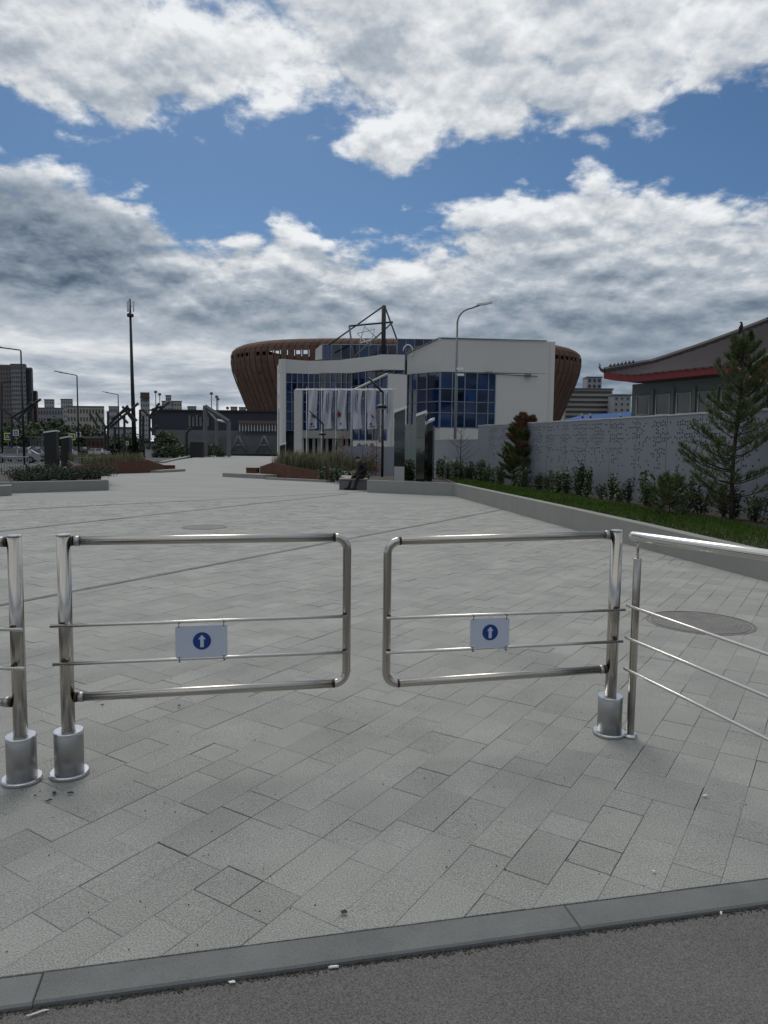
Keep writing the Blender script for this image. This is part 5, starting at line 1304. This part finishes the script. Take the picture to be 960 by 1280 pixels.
# ---- crossing signs
def crossing_sign(label, px, py, s, Y, ytop_pole=None, yellow=True, blue=True):
    c = P(px, py, Y); w = s/FPX*Y/2; t = thing('crossing_sign', label, 'road sign', (c.x, Y, 0))
    m_ = MB(); m_.tube((c.x, Y+.06, -.3), (c.x, Y+.06, c.z+w), .05, 6); m_.build('pole', M_pole, t)
    m_ = MB(); m_.box(c, (2*w, .04, 2*w)); m_.build('border', M_signy if yellow else M_paper, t)
    m_ = MB(); m_.box(c+Vector((0, -.03, 0)), (1.45*w, .03, 1.45*w)); m_.build('blue_field', M_signb if blue else M_black, t)
    m_ = MB(); v = c+Vector((0, -.05, 0)); m_.slab([v+Vector((-.45*w, 0, -.4*w)), v+Vector((.45*w, 0, -.4*w)), v+Vector((0, 0, .5*w))], (0, -.01, 0)); m_.build('triangle', M_paper, t)
    m_ = MB(); v = c+Vector((0, -.065, -.03)); m_.path([v+Vector((-.12*w, 0, -.30*w)), v+Vector((0, 0, -.02*w)), v+Vector((.14*w, 0, -.30*w))], .05*w+.01, 4); m_.path([v, v+Vector((0, 0, .25*w))], .06*w+.01, 4); m_.build('walker', M_black, t)
crossing_sign('pedestrian crossing sign with a yellow border, lower one at the left edge', 9.8, 545.5, 9, 95)
crossing_sign('pedestrian crossing sign, higher and smaller one at the left edge', 19.8, 541, 7, 112, yellow=False)
crossing_sign('pedestrian crossing sign with a bright yellow border right of the dark kiosks', 90, 546, 8, 96)
crossing_sign('small pedestrian crossing sign right of the bright yellow one', 98.3, 543, 6, 115, yellow=False)
crossing_sign('small white road sign beside the beams', 158, 554, 5, 118, yellow=False, blue=False)

# ---- parked cars
M_cp = {k: mat('car_'+k, c, .25, .2, var=.03, coat=.6) for k, c in dict(white=(.55, .56, .58), black=(.012, .013, .015), silver=(.30, .31, .33), grey=(.08, .085, .09), dark=(.02, .022, .03)).items()}
def car(label, px, Y, heading, paint, suv=False, z=-.22):
    t = thing('parked_car', label, 'car', (sx(px, Y), Y, z), rad(heading), 'cars parked beyond the plaza')
    L_, W_, H_ = (4.5, 1.8, 1.45) if not suv else (4.6, 1.85, 1.70)
    k = H_/1.45
    prof_ = [(-2.22, .35), (-2.25, .62), (-2.15, .86*k), (-1.3, .93*k), (-.55, 1.38*k), (.55, 1.43*k), (1.30, 1.36*k), (1.95, .98*k), (2.20, .90*k), (2.24, .55), (2.20, .32)]
    low = [(-2.22, .35), (-2.25, .62), (-2.15, .80*k), (-1.25, .90*k), (1.95, .95*k), (2.20, .88*k), (2.24, .55), (2.20, .32)]
    m_ = MB(); n = len(low); vs = [(x, s*W_/2*(1 if .4 < z_ < .85 else .97), z_) for s in (-1, 1) for x, z_ in low]
    m_.add(vs, [tuple(range(n))[::1], tuple(range(n, 2*n))[::-1]]+[(i, n+i, n+(i+1) % n, (i+1) % n) for i in range(n)]); m_.build('body', M_cp[paint], t, world=False)
    cab = [(-1.22, .90*k), (-.55, 1.36*k), (.55, 1.41*k), (1.28, 1.34*k), (1.92, .95*k)]; n = len(cab)
    m_ = MB(); vs = [(x, s*W_/2*(.93 if z_ < 1.0*k else .74), z_) for s in (-1, 1) for x, z_ in cab]
    m_.add(vs, [tuple(range(n)), tuple(range(n, 2*n))[::-1]]+[(i, n+i, n+(i+1) % n, (i+1) % n) for i in range(n)]); m_.build('windows', M_cglass, t, world=False)
    m_ = MB(); m_.prism([(-.58, -.68), (1.30, -.66), (1.30, .66), (-.58, .68)], 1.345*k, [1.39*k, 1.39*k, 1.39*k, 1.39*k]); m_.build('roof', M_cp[paint], t, world=False)
    for s in (-1, 1):
        m_ = MB()
        for x0, x1 in (((.18, .24)), ((1.18, 1.55))): m_.slab([(x0, s*W_/2*.955, .90*k), (x1, s*W_/2*.955, .90*k), (x0+.06, s*W_/2*.755, 1.38*k), (x0-.02, s*W_/2*.755, 1.38*k)], (0, s*.015, 0))
        m_.build('door_pillar', M_cp[paint], t, world=False)
    for x in (-1.38, 1.36):
        for s in (-1, 1):
            m_ = MB(); m_.path([(x, s*(W_/2-.20), .33), (x, s*(W_/2+.01), .33)], .33, 18); w = m_.build('wheel', M_tyre, t, world=False)
            m_ = MB(); m_.path([(x, s*(W_/2), .33), (x, s*(W_/2+.025), .33)], .20, 12); m_.build('rim', M_pole, w, world=False)
    for s in (-1, 1):
        m_ = MB(); m_.box((-2.20, s*.66, .70), (.10, .34, .14)); m_.build('headlight', M_lampw, t, world=False)
        m_ = MB(); m_.box((2.18, s*.68, .76), (.09, .28, .16)); m_.build('tail_light', M_flagr, t, world=False)
        m_ = MB(); m_.box((-.95, s*(W_/2+.08), .98*k), (.12, .16, .12)); m_.build('mirror', M_cp[paint], t, world=False)
cars = [('white parked sedan seen side-on right of the dark kiosk pillars', 119, 118, 8, 'white', False), ('small white parked car right of the white sedan', 149.5, 128, 75, 'white', False),
        ('dark parked car behind the white sedan', 130, 128, 12, 'dark', True), ('silver parked car facing the plaza behind the juniper planter', 33, 78, 60, 'silver', False),
        ('white parked car partly behind the street light pole', 44, 92, 35, 'white', True), ('black parked estate car at the left edge', 9, 84, 10, 'black', False),
        ('dark parked car beyond the black one at the left edge', 2, 98, 5, 'dark', True), ('grey parked car just left of the dark kiosk pillars', 54, 84, 50, 'grey', True),
        ('white parked van-like car between the two kiosk pillars', 74, 92, 70, 'white', True), ('silver parked car behind the sedan, upper row', 96, 124, 10, 'silver', True),
        ('white parked car low behind the road kerb', 194, 122, 5, 'white', False), ('dark parked car behind the low railing', 88, 100, 60, 'black', True)]
cars += [('silver parked estate car low at the left edge behind the railing', 20, 72, 20, 'silver', False), ('white parked car just left of the left kiosk pillar', 48, 100, 15, 'white', False),
        ('dark parked car between the white sedan and the beams', 137, 122, 70, 'dark', False), ('white parked car far back between the crossing signs', 26, 118, 10, 'white', False),
        ('grey parked car far back left of the silver one', 12, 125, 12, 'grey', True), ('silver parked car behind the small white one', 158, 134, 15, 'silver', False)]
for c in cars: car(*c)

# bird on the pine tip
tp = Vector((bp.x+.02, bp.y, 3.60)); t = thing('bird', 'dark bird perched beside the tip of the tall pine', 'bird', P(926, 412, bp.y))
c = P(926, 410, bp.y); m_ = MB(); m_.path([c+Vector((-.015, 0, -.11)), c+Vector((-.012, 0, -.06)), c, c+Vector((.012, 0, .05)), c+Vector((.010, 0, .075))], [.008, .022, .036, .024, .014], 10); m_.build('body', M_cloth, t)
m_ = MB(); m_.path([c+Vector((.012, 0, .07)), c+Vector((.006, 0, .092)), c+Vector((-.014, 0, .096))], [.016, .019, .012], 10); m_.path([c+Vector((-.012, 0, .096)), c+Vector((-.040, 0, .090))], [.006, .001], 6); m_.build('head', M_cloth, t)
